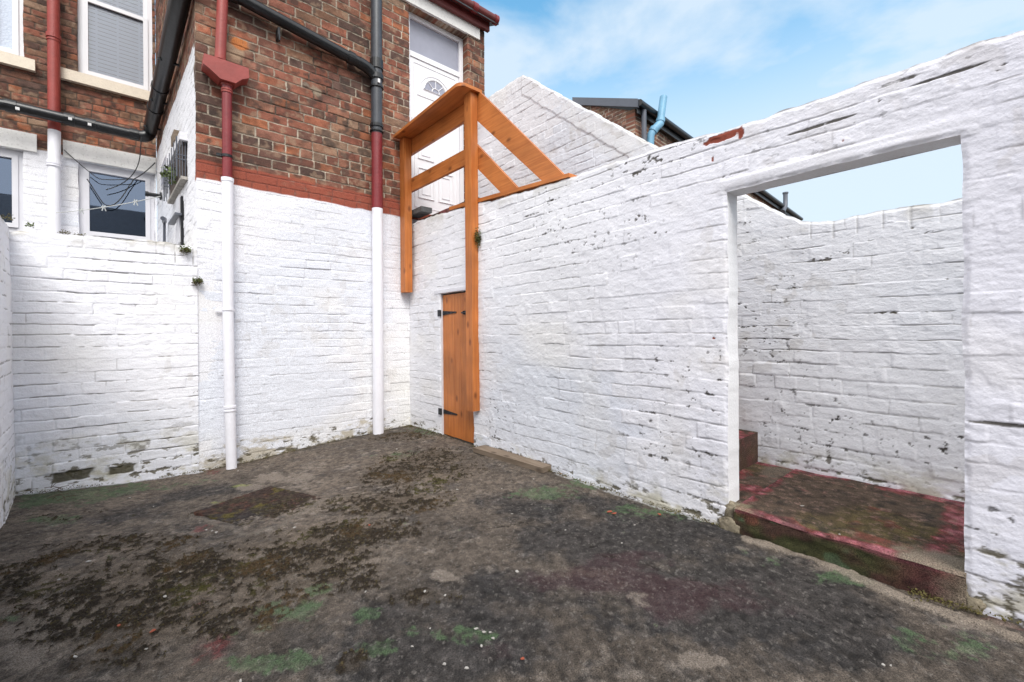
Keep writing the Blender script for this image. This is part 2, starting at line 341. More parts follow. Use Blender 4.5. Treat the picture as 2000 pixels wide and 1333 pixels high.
def wall(name, O, U, W, H, style, m, parent=None, du=.006, dz=.004, top=None, split=None, holes=(), thick=.11,
         back=True, z0=0.0, z1f=None, jamb=None, origin=None):
    """front surface as a fine relief over (u, z); holes are (u0, u1, za, zb); top(u) gives the height of the top edge"""
    O = Vector(O); U = Vector(U).normalized(); Nn = U.cross(Vector((0, 0, 1)))
    nu = int(round(W/du))+1; nz_ = int(round((H-z0)/dz))+1
    us = np.linspace(0, W, nu); zs = np.linspace(z0, H, nz_)
    for (a, b, c, d) in holes:
        for v in (a, b):
            if 0 < v < W: us[np.abs(us-v).argmin()] = v
        for v in (c, d):
            if z0 < v < H: zs[np.abs(zs-v).argmin()] = v
    Ug, Zg = np.meshgrid(us, zs, indexing='ij')
    if top is not None:
        tp = top(us)[:, None]; sp = split if split is not None else z0
        k = np.clip((Zg-sp)/(H-sp), 0, 1)
        Zg = np.where(Zg > sp, sp+k*(tp-sp), Zg)
        etop = tp-Zg
    else: etop = H-Zg+1
    disp, col = style(Ug, Zg, etop)
    # rounded, slightly ragged arrises at holes
    edge = np.full(Ug.shape, 9.0)
    fm = np.ones((nu-1, nz_-1), bool)
    uc = (us[1:]+us[:-1])/2; zc = (zs[1:]+zs[:-1])/2
    for (a, b, c, d) in holes:
        fm &= ~(((uc > a) & (uc < b))[:, None] & ((zc > c) & (zc < d))[None, :])
        dx = np.maximum(np.maximum(a-Ug, Ug-b), 0); dy = np.maximum(np.maximum(c-Zg, Zg-d), 0)
        edge = np.minimum(edge, np.hypot(dx, dy))
    if holes:
        wf = np.exp(-(edge/.05)**2); Ug = Ug + .006*fbm(Zg*4.5, Zg*0+3, 711, 4)*wf; Zg = Zg + .004*fbm(Ug*5, Ug*0+7, 713, 3)*wf*(Zg > .3)
    disp = disp - (.006+.005*fbm(Ug*20, Zg*20, 717, 3))*(1-sst(0, .02, edge)) - .006*(1-sst(0, .022, etop))
    if jamb is not None:
        f = (1-sst(.03, .05, edge))*0+(edge < .0001)
        col = mixc(col, jamb, f*1.0*0)
    Ov = np.array(O); Uv = np.array(U); Nv = np.array(Nn)
    P = Ov + Ug[..., None]*Uv + disp[..., None]*Nv; P[..., 2] += Zg
    idx = np.arange(nu*nz_).reshape(nu, nz_)
    q = np.stack([idx[:-1, :-1], idx[1:, :-1], idx[1:, 1:], idx[:-1, 1:]], -1)[fm]
    used = np.zeros(nu*nz_, bool); used[q.ravel()] = True
    V = P.reshape(-1, 3); Cc = col.reshape(-1, 3)
    # skirt
    pf = np.pad(fm, 1)
    segs = []
    a = pf[:-1, 1:-1]; b = pf[1:, 1:-1]      # vertical edges at i, between j and j+1
    ii, jj = np.where(a & ~b); segs.append(np.stack([idx[ii, jj], idx[ii, jj+1]], -1))
    ii, jj = np.where(~a & b); segs.append(np.stack([idx[ii, jj+1], idx[ii, jj]], -1))
    a = pf[1:-1, :-1]; b = pf[1:-1, 1:]      # horizontal edges at j
    ii, jj = np.where(a & ~b); segs.append(np.stack([idx[ii+1, jj], idx[ii, jj]], -1))
    ii, jj = np.where(~a & b); segs.append(np.stack([idx[ii, jj], idx[ii+1, jj]], -1))
    S = np.concatenate(segs)
    un, inv = np.unique(S.ravel(), return_inverse=True); inv = inv.reshape(S.shape)
    base = V[un]; dflat = disp.reshape(-1)[un]
    backv = base - Nv*(dflat+thick)[:, None]
    nK = 6 if jamb is not None else 1
    rings = [base]
    for k in range(1, nK+1):
        t = k/nK; p = base*(1-t)+backv*t
        rings.append(p)
    n0 = len(V); nb = len(un)
    sk_v = np.concatenate(rings); jc = Cc[un] if jamb is None else (np.asarray(jamb)*np.ones((nb, 1)))
    sk_c = np.concatenate([jc]*(nK+1)); sk_q = []
    for k in range(nK):
        o1 = n0+k*nb; o2 = n0+(k+1)*nb
        sk_q.append(np.stack([inv[:, 0]+o1, inv[:, 0]+o2, inv[:, 1]+o2, inv[:, 1]+o1], -1))
    sk_q = np.concatenate(sk_q)
    V2 = np.concatenate([V, sk_v]); C2 = np.concatenate([Cc, sk_c]); Q = np.concatenate([q, sk_q]); nfr = len(q)
    if back:                                  # plain rear face, in strips between holes
        cuts = sorted(set([0, W]+[x for h in holes for x in h[:2] if 0 < x < W]+list(np.linspace(0, W, 161))))
        for u0, u1 in zip(cuts, cuts[1:]):
            um = (u0+u1)/2; t0 = float(top(np.array([u0]))[0])-.004 if top is not None else H; t1 = float(top(np.array([u1]))[0])-.004 if top is not None else H
            spans = [(z0, None)]
            for h in holes:
                if h[0] < um < h[1]: spans = ([(z0, h[2])] if h[2] > z0 else [])+([(h[3], None)] if h[3] < H else [])
            for (za, zb) in spans:
                c4 = [(u0, za), (u0, zb if zb else t0), (u1, zb if zb else t1), (u1, za)]
                nb0 = len(V2); pv = np.array([Ov+Uv*u-Nv*thick+np.array([0, 0, z]) for u, z in c4])
                V2 = np.concatenate([V2, pv]); C2 = np.concatenate([C2, np.ones((4, 3))*np.asarray(jamb if jamb is not None else Cc.mean(0))])
                Q = np.concatenate([Q, [[nb0, nb0+1, nb0+2, nb0+3]]])
    keep = np.zeros(len(V2), bool); keep[Q.ravel()] = True
    rm = np.cumsum(keep)-1
    me = np_mesh(name, V2[keep], rm[Q], nfr, C2[keep])
    return link(name, me, m, parent, origin=origin)

def bricks(u, z, seed, ch=.083, bl=.238, he=5, wob=.006, wu=.004):
    rs = np.random.RandomState(seed)
    zw = z + wob*fbm(u*1.1, z*.7, seed, 2) + wu*.6*fbm(u*9, z*9, seed+3, 2)
    uw = u + wu*fbm(u*7, z*7, seed+5, 2)
    nr = int((z.max()+1.5)/ch)+4
    edges = -0.6+np.cumsum(ch*(1+.07*rs.randn(nr+8).clip(-1.5, 1.5)))
    row = np.clip(np.searchsorted(edges, zw.ravel()).reshape(z.shape), 1, len(edges)-1)
    db = np.minimum(zw-edges[row-1], edges[row]-zw); zrel = (zw-(edges[row-1]+edges[row])/2)/ch
    de = np.full(u.shape, .1); r1 = np.zeros(u.shape); r2 = np.zeros(u.shape); r3 = np.zeros(u.shape)
    umax = u.max()+.5
    for r in range(row.min(), row.max()+1):
        mk = row == r
        if not mk.any(): continue
        head = (r % he == 0)
        l = bl*(.5 if head else 1)
        n = int((umax+1.2)/l)+6
        e = -.6 - rs.rand()*.05 - (l*.5 if r % 2 else 0) + np.cumsum(l*(1+.04*rs.randn(n)))
        x = uw[mk]; k = np.clip(np.searchsorted(e, x), 1, n-1)
        de[mk] = np.minimum(x-e[k-1], e[k]-x)
        a = rs.rand(n); b = rs.rand(n); c = rs.rand(n); r1[mk] = a[k]; r2[mk] = b[k]; r3[mk] = c[k]
    return db, de, zrel, r1, r2, r3

WHITE = np.array([.80, .80, .835])
def white_style(seed, dirt=1.0, joint=1.0, algae=None, extra=None, cap=None, ch=.083, cool=0.0, lum=1.0, smooth=0.0, frag=.42, wob=.006):
    def f(u, z, et):
        db, de, zr, r1, r2, r3 = bricks(u, z, seed, ch=ch, wob=wob, wu=.006)
        vis = sst(-.5, .55, fbm(u*1.0, z*1.4, seed+21, 3))*(1-smooth)+.15
        v2 = sst(-.35, .5, fbm(u*2.2, z*5, seed+31, 3))
        jb = 1-sst(.0005, .0085, db); je = (1-sst(.0005, .008, de))*(.40+.60*sst(-.2, .6, fbm(u*3, z*3, seed+33, 2)))
        pt = sst(-.35, .35, fbm(u*2.6, z*3.6, seed+34, 4, .6)+frag); J = np.maximum(jb*(.25+.75*v2), je*.9)*(.18+.82*pt)
        d = -.0048*joint*J*(.25+.75*vis)
        d += (1-J)*((r1-.5)*.0058 + zr*(r2-.62)*.0040)*(.4+.6*vis)
        d += .0013*fbm(u*7, z*12, seed+41, 4) + .0012*fbm(u*24, z*44, seed+42, 4, .65) + .012*fbm(u*.8, z*.9, seed+43, 2)
        drip = sst(.45, .8, fbm(u*9, z*5, seed+44, 3)); d += .002*drip
        c = np.ones(u.shape+(3,))*WHITE*lum
        t = fbm(u*.9, z*1.1, seed+51, 3); c *= (1+.035*t)[..., None]
        bl_ = sst(0, .8, fbm(u*.7+r1*.25, z*.9, seed+52, 3)+cool); c = mixc(c, np.array([.70, .735, .81])*lum, bl_*.65)
        wm = sst(.1, .9, fbm(u*1.7, z*2.3, seed+53, 3)); c = mixc(c, np.array([.80, .78, .74])*lum, wm*.4)
        # dark hairline cracks under bricks and specks where paint has fallen off the joints
        ln = sst(.12, .42, fbm(u*5.5, z*6, seed+61, 4, .65)+.25*(pt-.6))*(1-sst(.0010, .0042, np.abs(db-.001)))*dirt
        ln2 = sst(.28, .6, fbm(u*4.1, z*5.6, seed+62, 3))*(1-sst(.001, .0038, de))*dirt*.6
        c = mixc(c, [.25, .235, .225], np.clip(ln*.75+ln2*.8, 0, .9)); d -= .002*ln
        clus = sst(.12, .8, fbm(u*1.1, z*1.4, seed+63, 3)+.10*dirt-.10)
        spn = fbm(u*30, z*36, seed+64, 4, .65)+.35*(1-sst(0, .014, db))
        sp = sst(.72, .88, spn)*clus
        c = mixc(c, [.035, .028, .02], np.clip(sp*1.3*min(dirt, 1.3), 0, .95)); d -= .0025*sp
        rs = sst(.5, .66, fbm(u*13, z*13, seed+66, 2))*sst(.2, .7, fbm(u*1.3, z*1.7, seed+67, 2)); c = mixc(c, [.45, .41, .36], rs*.35*dirt)
        # top arris greyed, with blotchy dirt below, to tone down its sky glow
        c = mixc(c, np.array([.60, .60, .60])*lum, (1-sst(.0, .016, et))*.6)
        tp = (1-sst(0, .12, et))*sst(.0, .7, fbm(u*7, z*9, seed+71, 3)); c = mixc(c, [.42, .39, .32], tp*.55*dirt)
        if cap is not None: d, c = cap(u, z, et, d, c, seed)
        if algae is not None:
            a = algae(u, z)*sst(-.1, .7, fbm(u*6, z*11, seed+81, 5, .65))
            c = mixc(c, [.46, .43, .30], np.clip(a*.7, 0, .75))
            b = algae(u, z)*sst(.30, .62, fbm(u*15, z*26, seed+82, 5, .65)+.3*(1-sst(0, .02, db))-.08); c = mixc(c, [.10, .085, .045], np.clip(b*1.0, 0, .9)); d -= .003*b
        if extra is not None: d, c = extra(u, z, d, c, db, de, seed)
        return d, c
    return f

PAL = np.array([[.25, .088, .060], [.32, .110, .065], [.21, .080, .058], [.15, .072, .058], [.24, .13, .085], [.075, .055, .050], [.26, .17, .12], [.33, .115, .058], [.25, .11, .08], [.23, .085, .06], [.28, .10, .065], [.19, .085, .065], [.27, .12, .08]])
def red_style(seed, white_below=None, band=None, darkf=None, mortar=(.40, .35, .28), lum=1.0, extra=None, ch=.083, warm=0):
    def f(u, z, et):
        db, de, zr, r1, r2, r3 = bricks(u, z, seed, ch=ch, wob=.004, wu=.003)
        rg = .0022*fbm(u*45, z*45, seed+1, 2)
        J = np.maximum(1-sst(.0030, .0068, db+rg), 1-sst(.003, .0068, de+rg))
        d = -.0075*J + (1-J)*((r1-.5)*.004+zr*(r2-.5)*.003) + .0012*fbm(u*30, z*30, seed+2, 3)+.008*fbm(u*.8, z*.8, seed+43, 2)
        k = (r1*len(PAL)).astype(int).clip(0, len(PAL)-1)
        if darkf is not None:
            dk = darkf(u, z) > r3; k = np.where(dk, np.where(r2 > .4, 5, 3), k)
        c = (PAL[k]*.78+np.array([.25, .10, .065])*.22)*np.array([.92, .97, .95])*(.74+.46*r2)[..., None]
        n = fbm(u*18, z*18, seed+4, 3); c = c*(1+.28*n)[..., None]
        c = mixc(c, [.36, .25, .17], sst(.25, .75, fbm(u*14+r1*9, z*14, seed+6, 3))*.5)
        c = mixc(c, [.05, .04, .035], sst(.25, .75, fbm(u*9+r2*9, z*12, seed+7, 3))*.65); c = mixc(c, [.09, .06, .05], sst(.2, .9, fbm(u*1.7, z*1.9, seed+17, 4))*.45)
        mo = np.asarray(mortar)*(1+.3*fbm(u*12, z*12, seed+8, 3))[..., None]
        mo = mixc(mo, [.09, .07, .055], sst(.1, .8, fbm(u*2.5, z*4.5, seed+9, 4)))
        c = c*(1-J[..., None])+mo*J[..., None]
        c = c*(1+.15*fbm(u*.8, z*.9, seed+10, 2))[..., None]*lum
        if band is not None:
            b = band(u, z); d = d*(1-.5*b)
            c = mixc(c, np.array([.31, .082, .052]), b*(.92-.3*sst(.3, .8, fbm(u*10, z*14, seed+12, 3))))
            c = mixc(c, [.10, .035, .03], b*J*.5)
        if extra is not None: d, c = extra(u, z, d, c, db, de, seed)
        if white_below is not None:
            wb = white_below(u, z)
            dw, cw = WS(seed+500)(u, z, np.full(u.shape, 9.0)) if False else white_style(seed, dirt=.55)(u, z, np.full(u.shape, 9.0))
            if wa is not None and white_below in wa: dw, cw = wa[white_below](u, z, dw, cw)
            d = d*(1-wb)+dw*wb; c = c*(1-wb[..., None])+cw*wb[..., None]
        return d, c
    return f
wa = {}

# ================================================================== SETTING
D1 = 4.45            # plane of the house end wall (faces -Y)
D2 = 2.31            # plane of the gate wall (faces -X)
D3 = 3.25            # plane of the stair wall
def floor_z(x, y):
    return -.10*np.exp(-((x-.35)/1.05)**2-((y-4.3)/1.25)**2)+.012*np.exp(-((x-2.3)/.5)**2)

# ---- big ground sheet
bm = bmesh.new(); s = 400
v = [bm.verts.new(p) for p in ((-s, -s, -.30), (s, -s, -.30), (s, s, -.30), (-s, s, -.30))]; bm.faces.new(v)
tag(bobj('ground', bm, M['earth']), kind='structure')

# ---- yard floor, stained and mossy concrete
def blobf(X, Y, spec, seed, rough=.45, ns=3.0):
    """sum of soft ellipses given by picture position, laid out on the ground in metres"""
    out = np.zeros(X.shape)
    for (px, py, rx, ry, a) in spec:
        c = onZ(px, py, -.03); dep = (c-CAM).dot(fwd)
        wx = rx*dep/F; wy = ry*dep*dep/(F*1.07)
        dx = X-c.x; dy = Y-c.y
        lx = dx*R0.x+dy*R0.y; ly = dx*fwd.x+dy*fwd.y
        q = np.hypot(lx/wx, ly/wy)
        out = np.maximum(out, a*(1-sst(.25, 1.5, q)))
    return out
x0, x1, y0, y1 = -1.2, 2.34, -.25, 4.50
nx = int((x1-x0)/.0055); ny = int((y1-y0)/.0055)
gx, gy = np.meshgrid(np.linspace(x0, x1, nx), np.linspace(y0, y1, ny), indexing='ij')
Z = floor_z(gx, gy)+.006*fbm(gx*1.5, gy*1.5, 901, 3)+.0022*fbm(gx*9, gy*9, 902, 3)+.0016*fbm(gx*45, gy*45, 903, 2)
n1 = fbm(gx*1.3, gy*1.3, 911, 5, .6); n2 = fbm(gx*4, gy*4, 912, 5, .6); n3 = fbm(gx*13, gy*13, 913, 4, .65); n4 = fbm(gx*40, gy*40, 914, 3, .7)
n5 = fbm(gx*2.3, gy*2.3, 915, 6, .65)
rn = fbm(gx*6, gy*6, 921, 6, .72); rf = fbm(gx*28, gy*28, 922, 4, .75)
c = np.ones(gx.shape+(3,))*np.array([.140, .114, .092])*(1+.15*sst(0, 1.6, 1.2-gx))[..., None]*.78
c = mixc(c, [.135, .108, .086], sst(-.2, .8, n5)*.6)
c = mixc(c, [.075, .066, .060], sst(.05, .65, rn)*.75)
c = mixc(c, [.23, .195, .165], sst(.20, .75, rn*.5+n3*.4+rf*.4)*.55)
c = c*np.clip(1+.38*rf+.40*n4, .3, 2.2)[..., None]*(1+.28*n5)[..., None]
# dark bituminous area, centre and right
dk = blobf(gx, gy, [(1250, 1060, 330, 70, .9), (1000, 1200, 380, 110, .8), (1450, 1180, 300, 120, .9), (1100, 1010, 200, 50, .7), (430, 945, 110, 25, .8), (290, 990, 110, 28, .6), (900, 1300, 350, 80, .8), (1650, 1290, 250, 60, .8)], 0)
dk = sst(.20, .70, dk+.40*n5+.28*rn-.04)*.95
dc = np.array([.028, .027, .028])*np.clip(1+.45*rf+.55*n4, .35, 2.4)[..., None]; c = c*(1-dk[..., None]*.85)+dc*dk[..., None]*.85
pu = blobf(gx, gy, [(1150, 1150, 190, 45, 1), (1350, 1180, 200, 55, .9), (1250, 1110, 150, 30, .7), (420, 1270, 60, 60, .9), (1000, 1290, 160, 30, .5)], 0)
c = mixc(c, [.085, .028, .036], sst(.45, 1.0, pu+.35*n5+.45*rn)*.30)
pk = blobf(gx, gy, [(415, 1285, 40, 70, 1.0), (380, 1200, 25, 30, .8), (1470, 1030, 60, 15, 1), (1690, 1120, 180, 20, .5), (1950, 1230, 90, 30, .9), (405, 1030, 30, 15, .8), (420, 905, 30, 8, 1), (1120, 955, 60, 10, .6)], 0)
c = mixc(c, [.15, .036, .036], sst(.80, 1.15, pk+.5*rn+.35*rf)*.7)
# bare pale concrete
bc = blobf(gx, gy, [(870, 1140, 35, 18, 1), (1245, 1185, 40, 22, 1), (1370, 1310, 60, 25, 1), (1560, 1085, 110, 12, 1.2), (1680, 1130, 120, 14, 1.2), (1820, 1190, 110, 14, 1.2), (520, 930, 110, 28, .75), (590, 950, 80, 30, .6), (380, 960, 40, 8, .5), (640, 905, 70, 15, .6), (80, 1240, 130, 70, .9), (30, 1300, 120, 50, .85), (600, 1000, 60, 14, .8), (700, 1110, 90, 22, .7), (760, 1180, 80, 25, .6), (1550, 1150, 30, 8, .5), (1920, 1240, 90, 12, .9)], 0)
c = mixc(c, [.24, .20, .165], sst(.50, .92, bc+.5*rn+.25*rf)*.75)
rim = blobf(gx, gy, [(500, 1010, 170, 75, 1)], 0)
# green paint remains
gr = blobf(gx, gy, [(140, 960, 120, 26, 1.05), (260, 935, 120, 12, .95), (90, 1010, 70, 18, .9), (370, 925, 60, 10, .8), (1060, 975, 90, 16, .85), (1160, 955, 70, 14, 1.0), (1300, 1010, 120, 22, .8), (1640, 1150, 90, 22, .95), (1500, 1120, 60, 18, .5), (560, 1205, 110, 30, .9), (470, 1240, 70, 22, .9), (740, 1280, 45, 30, 1.0), (620, 1165, 30, 16, 1.0), (720, 1215, 40, 22, .8), (900, 1255, 90, 26, .8), (520, 1310, 120, 26, .75), (820, 1250, 60, 15, .7), (20, 1225, 50, 10, .9), (230, 1095, 40, 10, .8), (770, 895, 60, 12, .6), (1110, 1275, 40, 20, .6), (1830, 1280, 120, 40, .6), (600, 1090, 60, 15, .35), (480, 965, 50, 6, .55), (850, 850, 80, 10, .7)], 0)
g = sst(.58, .80, gr*.98+.55*rn+.25*rf)
g = g*(.45+.55*sst(-.35, .2, rf)); c = mixc(c, [.080, .130, .062], g*(.8-.35*sst(-.2, .5, n3))); c = mixc(c, [.13, .20, .09], g*sst(.3, .8, n3)*.3)
yl = blobf(gx, gy, [(465, 938, 35, 5, 1), (450, 975, 60, 6, .9), (560, 955, 30, 8, .6)], 0)
c = mixc(c, [.28, .30, .10], sst(.6, .9, yl+.3*n3)*.6)
# moss: raised dark-brown cushions in drifts
ms = blobf(gx, gy, [(420, 1130, 330, 60, 1.0), (300, 1210, 260, 70, .95), (150, 1000, 150, 20, .35), (250, 1180, 180, 60, .95), (560, 1090, 200, 40, .85), (760, 985, 130, 28, .95), (680, 1050, 160, 30, .9), (820, 930, 140, 30, .8), (240, 1065, 150, 25, .85), (40, 1160, 100, 50, .95), (60, 1110, 60, 25, .7), (840, 900, 110, 20, .75), (330, 1240, 180, 40, .7), (560, 990, 60, 25, .5), (690, 1310, 30, 30, .8), (640, 1150, 130, 30, .75), (820, 1180, 90, 20, .7), (800, 860, 90, 10, .6), (240, 1290, 150, 40, .5), (1150, 1222, 20, 8, .9), (430, 1000, 80, 12, .5)], 0)
nm = fbm(gx*40, gy*40, 931, 3, .6)+.55*fbm(gx*8, gy*8, 935, 4)
mo = sst(.53, .62, ms*.72+.66*nm+.20*n2-.03)*sst(.1, .4, ms)
Z += .010*mo*(.6+.4*fbm(gx*60, gy*60, 933, 2))+.0026*rf
mc = np.ones(c.shape)*np.array([.026, .018, .011]); mc = mixc(mc, [.075, .044, .016], sst(.25, .8, n2+.3*n4)*.8); mc = mixc(mc, [.07, .065, .012], sst(.3, .8, n5+.4*n3)*.7)
c = c*(1-mo[..., None])+mc*mo[..., None]
# pale mortar strip at the foot of the step, and a crack across the slab
def poly_d(pts, z):
    P3 = [onZ(px, py, z) for px, py in pts]; dm = np.full(gx.shape, 9.0); wx_ = gx+.03*fbm(gx*7, gy*7, 951, 5, .65); wy_ = gy+.03*fbm(gx*7, gy*7, 952, 5, .65)
    for a, b in zip(P3, P3[1:]):
        ex_, ey_ = b.x-a.x, b.y-a.y; t = np.clip(((wx_-a.x)*ex_+(wy_-a.y)*ey_)/(ex_*ex_+ey_*ey_), 0, 1)
        dm = np.minimum(dm, np.hypot(wx_-a.x-t*ex_, wy_-a.y-t*ey_))
    return dm
ps = poly_d([(1475, 1066), (1540, 1082), (1610, 1106), (1680, 1142), (1760, 1176), (1850, 1202), (1960, 1240)], 0)
pm_ = 1-sst(.026, .036, ps+.012*rn); c = mixc(c, np.array([.30, .25, .20]), pm_*(.75+.2*rf).clip(0, .95)); Z += .008*pm_
ps = poly_d([(372, 1016), (478, 1072), (560, 1045), (625, 1000), (700, 985)], -.08); pm_ = (1-sst(.012, .022, ps+.012*rn)); c = mixc(c, [.17, .145, .12], pm_*.7); Z += .005*pm_
for ln_, wd in (([(700, 1062), (850, 1058), (960, 1030), (1045, 1016)], .0035), ([(1045, 1016), (1200, 1090), (1500, 1180)], .0025), ([(200, 1080), (420, 1095), (640, 1075)], .003)):
    ck = poly_d(ln_, 0); km = (1-sst(wd*.6, wd*1.8, ck))*sst(-.4, .1, n3+.3*n2); c = mixc(c, [.018, .014, .010], km*.85); Z -= .004*km
# general mossy haze of brown around the drifts
c = mixc(c, [.105, .075, .045], sst(.2, .9, ms)*(1-mo)*.30)
# dirt along the walls
wl = np.maximum(1-sst(0, .10, 4.45-gy), 1-sst(0, .07, 2.31-gx))
c = mixc(c, [.045, .038, .022], wl*sst(-.2, .5, n3)*.8)
fl = (1-sst(.03, .045, 4.45-gy+.012*n3))*sst(-.4, .1, n2+.3)*(gx < .40)
c = mixc(c, [.60, .60, .62], fl*.8)
fl2 = (1-sst(.03, .05, 2.31-gx+.012*n3))*sst(-.25, .1, n3+.4*n2)*(gy < 2.2)*(gy > .98)
c = mixc(c, [.55, .55, .55], fl2*.75)
spk = sst(.80, .95, fbm(gx*80, gy*80, 941, 2)); c = mixc(c, [.34, .31, .28], spk*.25)
fx = (gx > -9)
V = np.stack([gx, gy, Z], -1).reshape(-1, 3); idx = np.arange(nx*ny).reshape(nx, ny)
q = np.stack([idx[:-1, :-1], idx[1:, :-1], idx[1:, 1:], idx[:-1, 1:]], -1).reshape(-1, 4)
fo = link('yard_floor', np_mesh('yard_floor', V, q, None, np.clip(c, .005, 1).reshape(-1, 3)), M['floor'])
tag(fo, kind='structure')

# ================================================================== HOUSE (end wall, side wall, rear range)
house = thing('brick_house', (1.9, D1, 0), 'tall red brick terraced house with white painted lower storey and a white back door', 'house')
YR = 7.7
A = Vector((.374, D1, 0)); B = onY(305, 300, YR); B.z = 0
XL = -2.6
ztopw = onY(387, 349, D1).z; ztop2 = onY(780, 424, D1).z
def wb_front(u, z): return 1-sst(-.004, .010, z-(ztopw+(ztop2-ztopw)*u/1.9)-.008*fbm(u*6, z*2, 77, 2))
def band_front(u, z):
    return sst(-.006, .004, z-ztopw+.05)*(1-sst(.155, .170, z-ztopw+.006*fbm(u*5, z*3, 78, 2)))
def white_extra(u, z, d, c):
    a = np.clip(1-z/.30, 0, 1)
    a = np.clip(1-(z+.09-.05*u)/.26, 0, 1)
    s1 = sst(.1, .8, fbm(u*7, z*14, 301, 5, .65)+a*.8-.35)*sst(.02, .2, a)
    c = mixc(c, [.40, .35, .25], np.clip(s1*.8, 0, .8))
    s2 = sst(.25, .55, fbm(u*16, z*30, 302, 5, .65)+a*1.0-.78); c = mixc(c, [.10, .085, .05], np.clip(s2, 0, .9)); d = d-.004*s2
    # yellowish tint in the corner, fading upwards
    s3 = np.exp(-((u-1.93)/.22)**2)*np.clip(1-z/1.5, 0, 1)*.35; c = mixc(c, [.74, .72, .60], s3)
    return d, c
wa[wb_front] = white_extra
door_h = (2.33-.374, 3.13-.374, onY(800, 414, 4.5).z, onY(795, 6, D1).z)
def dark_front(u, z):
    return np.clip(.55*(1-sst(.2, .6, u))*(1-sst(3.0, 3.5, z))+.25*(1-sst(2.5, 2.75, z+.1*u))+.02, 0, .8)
def patch_front(u, z, d, c, db, de, seed):
    # a few repaired spots in the pointing and one split orange brick by the hopper
    for (px, py, r, col) in ((455, 100, .07, (.36, .25, .17)), (470, 85, .05, (.50, .17, .05)), (600, 165, .03, (.22, .18, .14)), (617, 178, .05, (.28, .23, .17))):
        p = onY(px, py, D1); q = np.hypot((u+.374-p.x)/1.3, z-p.z)
        c = mixc(c, col, (1-sst(r*.5, r, q+.02*fbm(u*20, z*20, 88, 2)))*.85)
    return d, c
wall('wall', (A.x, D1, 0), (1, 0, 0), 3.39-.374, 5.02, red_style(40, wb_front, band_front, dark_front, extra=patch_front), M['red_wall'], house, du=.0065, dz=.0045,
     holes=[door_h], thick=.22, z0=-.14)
# side wall, splayed a little, white below
zs_ = 3.505
def wb_side(u, z): return 1-sst(-.004, .012, z-zs_-.008*fbm(u*6, z*2, 79, 2))
Us = (A-B).normalized(); Ws = (A-B).length
wall('side_wall', B, Us, Ws-.006, 6.2, red_style(60, wb_side, None, lambda u, z: .05+0*u, lum=.9), M['red_wall'], house, du=.014, dz=.007, thick=.22, z0=-.28)
# rear range wall
def P_(px, py, Y=YR): return onY(px, py, Y)
win = {
 'up_l': (-36, -60, 45, 107), 'up': (150, -75, 297, 176), 'lo_l': (-75, 262, 42, 450), 'lo': (150, 313, 303, 520)}
wbz = P_(200, 300).z
def rect(px0, py0, px1, py1):
    a = P_(px0, 0); b = P_(px1, 0); return a.x, b.x
ul = rect(*win['up_l']); uu = rect(*win['up']); ll = rect(*win['lo_l']); lo = rect(*win['lo'])
z_up_bot = P_(150, 143).z; z_lo_top = P_(150, 313).z; z_lo_bot = z_lo_top-1.28; z_up_top = z_up_bot+1.62
def wb_rear(u, z): return 1-sst(-.004, .012, z-z_lo_top-.035-.012*fbm(u*6, z*2, 80, 2))
hx = [(ul[0]-XL, ul[1]-XL, z_up_bot, z_up_top), (uu[0]-XL, uu[1]-XL, z_up_bot, z_up_top), (ll[0]-XL, ll[1]-XL, z_lo_bot, z_lo_top), (lo[0]-XL, min(lo[1], B.x-.02)-XL, z_lo_bot, z_lo_top)]
wall('rear_wall', (XL, YR, 0), (1, 0, 0), B.x-XL, 6.4, red_style(70, wb_rear, None, lambda u, z: .04+0*u, mortar=(.09, .07, .055), lum=.95), M['red_wall'], house, du=.011, dz=.008, holes=hx, thick=.22, z0=-.3)

def window(x0, x1, z0, z1, Y, parent, kind, gm, label=None):
    fw = .058; y = Y+.07; bm = bmesh.new()
    bm_box(bm, x0, x0+fw, y, y+.06, z0, z1); bm_box(bm, x1-fw, x1, y, y+.06, z0, z1)
    bm_box(bm, x0+fw, x1-fw, y, y+.06, z1-fw, z1); bm_box(bm, x0+fw, x1-fw, y, y+.06, z0, z0+fw)
    wn = bobj('window', bm, M['upvc2'] if kind != 'up' else M['upvc'], parent, bevel=.004)
    if label: wn['label'] = label
    zs = z0+(z1-z0)*(.62 if kind == 'up' else .30)
    bm = bmesh.new(); s = .05
    def sash(a, b, c, d, yy):
        bm_box(bm, a, a+s, yy, yy+.05, c, d); bm_box(bm, b-s, b, yy, yy+.05, c, d)
        bm_box(bm, a+s, b-s, yy, yy+.05, d-s, d); bm_box(bm, a+s, b-s, yy, yy+.05, c, c+s)
    sash(x0+fw-.012, x1-fw+.012, zs-.02, z1-fw+.012, y-.014 if kind != 'up' else y+.012)
    sash(x0+fw-.012, x1-fw+.012, z0+fw-.012, zs+(.03 if kind == 'up' else -.025), y+.012 if kind != 'up' else y-.014)
    bobj('sash', bm, M['upvc2'] if kind != 'up' else M['upvc'], wn, bevel=.004)
    bm = bmesh.new(); bm_box(bm, x0+fw, x1-fw, y+.03, y+.036, z0+fw, z1-fw); bobj('pane', bm, gm, wn)
    if gm != M['pattern']:
        bm = bmesh.new(); bm_box(bm, x0-.02, x1+.02, y+.35, y+.36, z0-.1, z1+.1); bobj('dark_interior', bm, M['room'], wn)
    if kind == 'up' and gm == M['glass']:
        bm = bmesh.new(); z = z0+.06
        while z < z1-.05:
            bm_box(bm, x0+fw+.004, x1-fw-.03, y+.045, y+.049, z, z+.045, None)
            z += .052
        for f_ in (.22, .5, .8): 
            xx = x0+(x1-x0)*f_; bm_box(bm, xx, xx+.022, y+.040, y+.043, z0+.05, z1-.05)
        bobj('venetian_blind', bm, M['blind'], wn)
    return wn
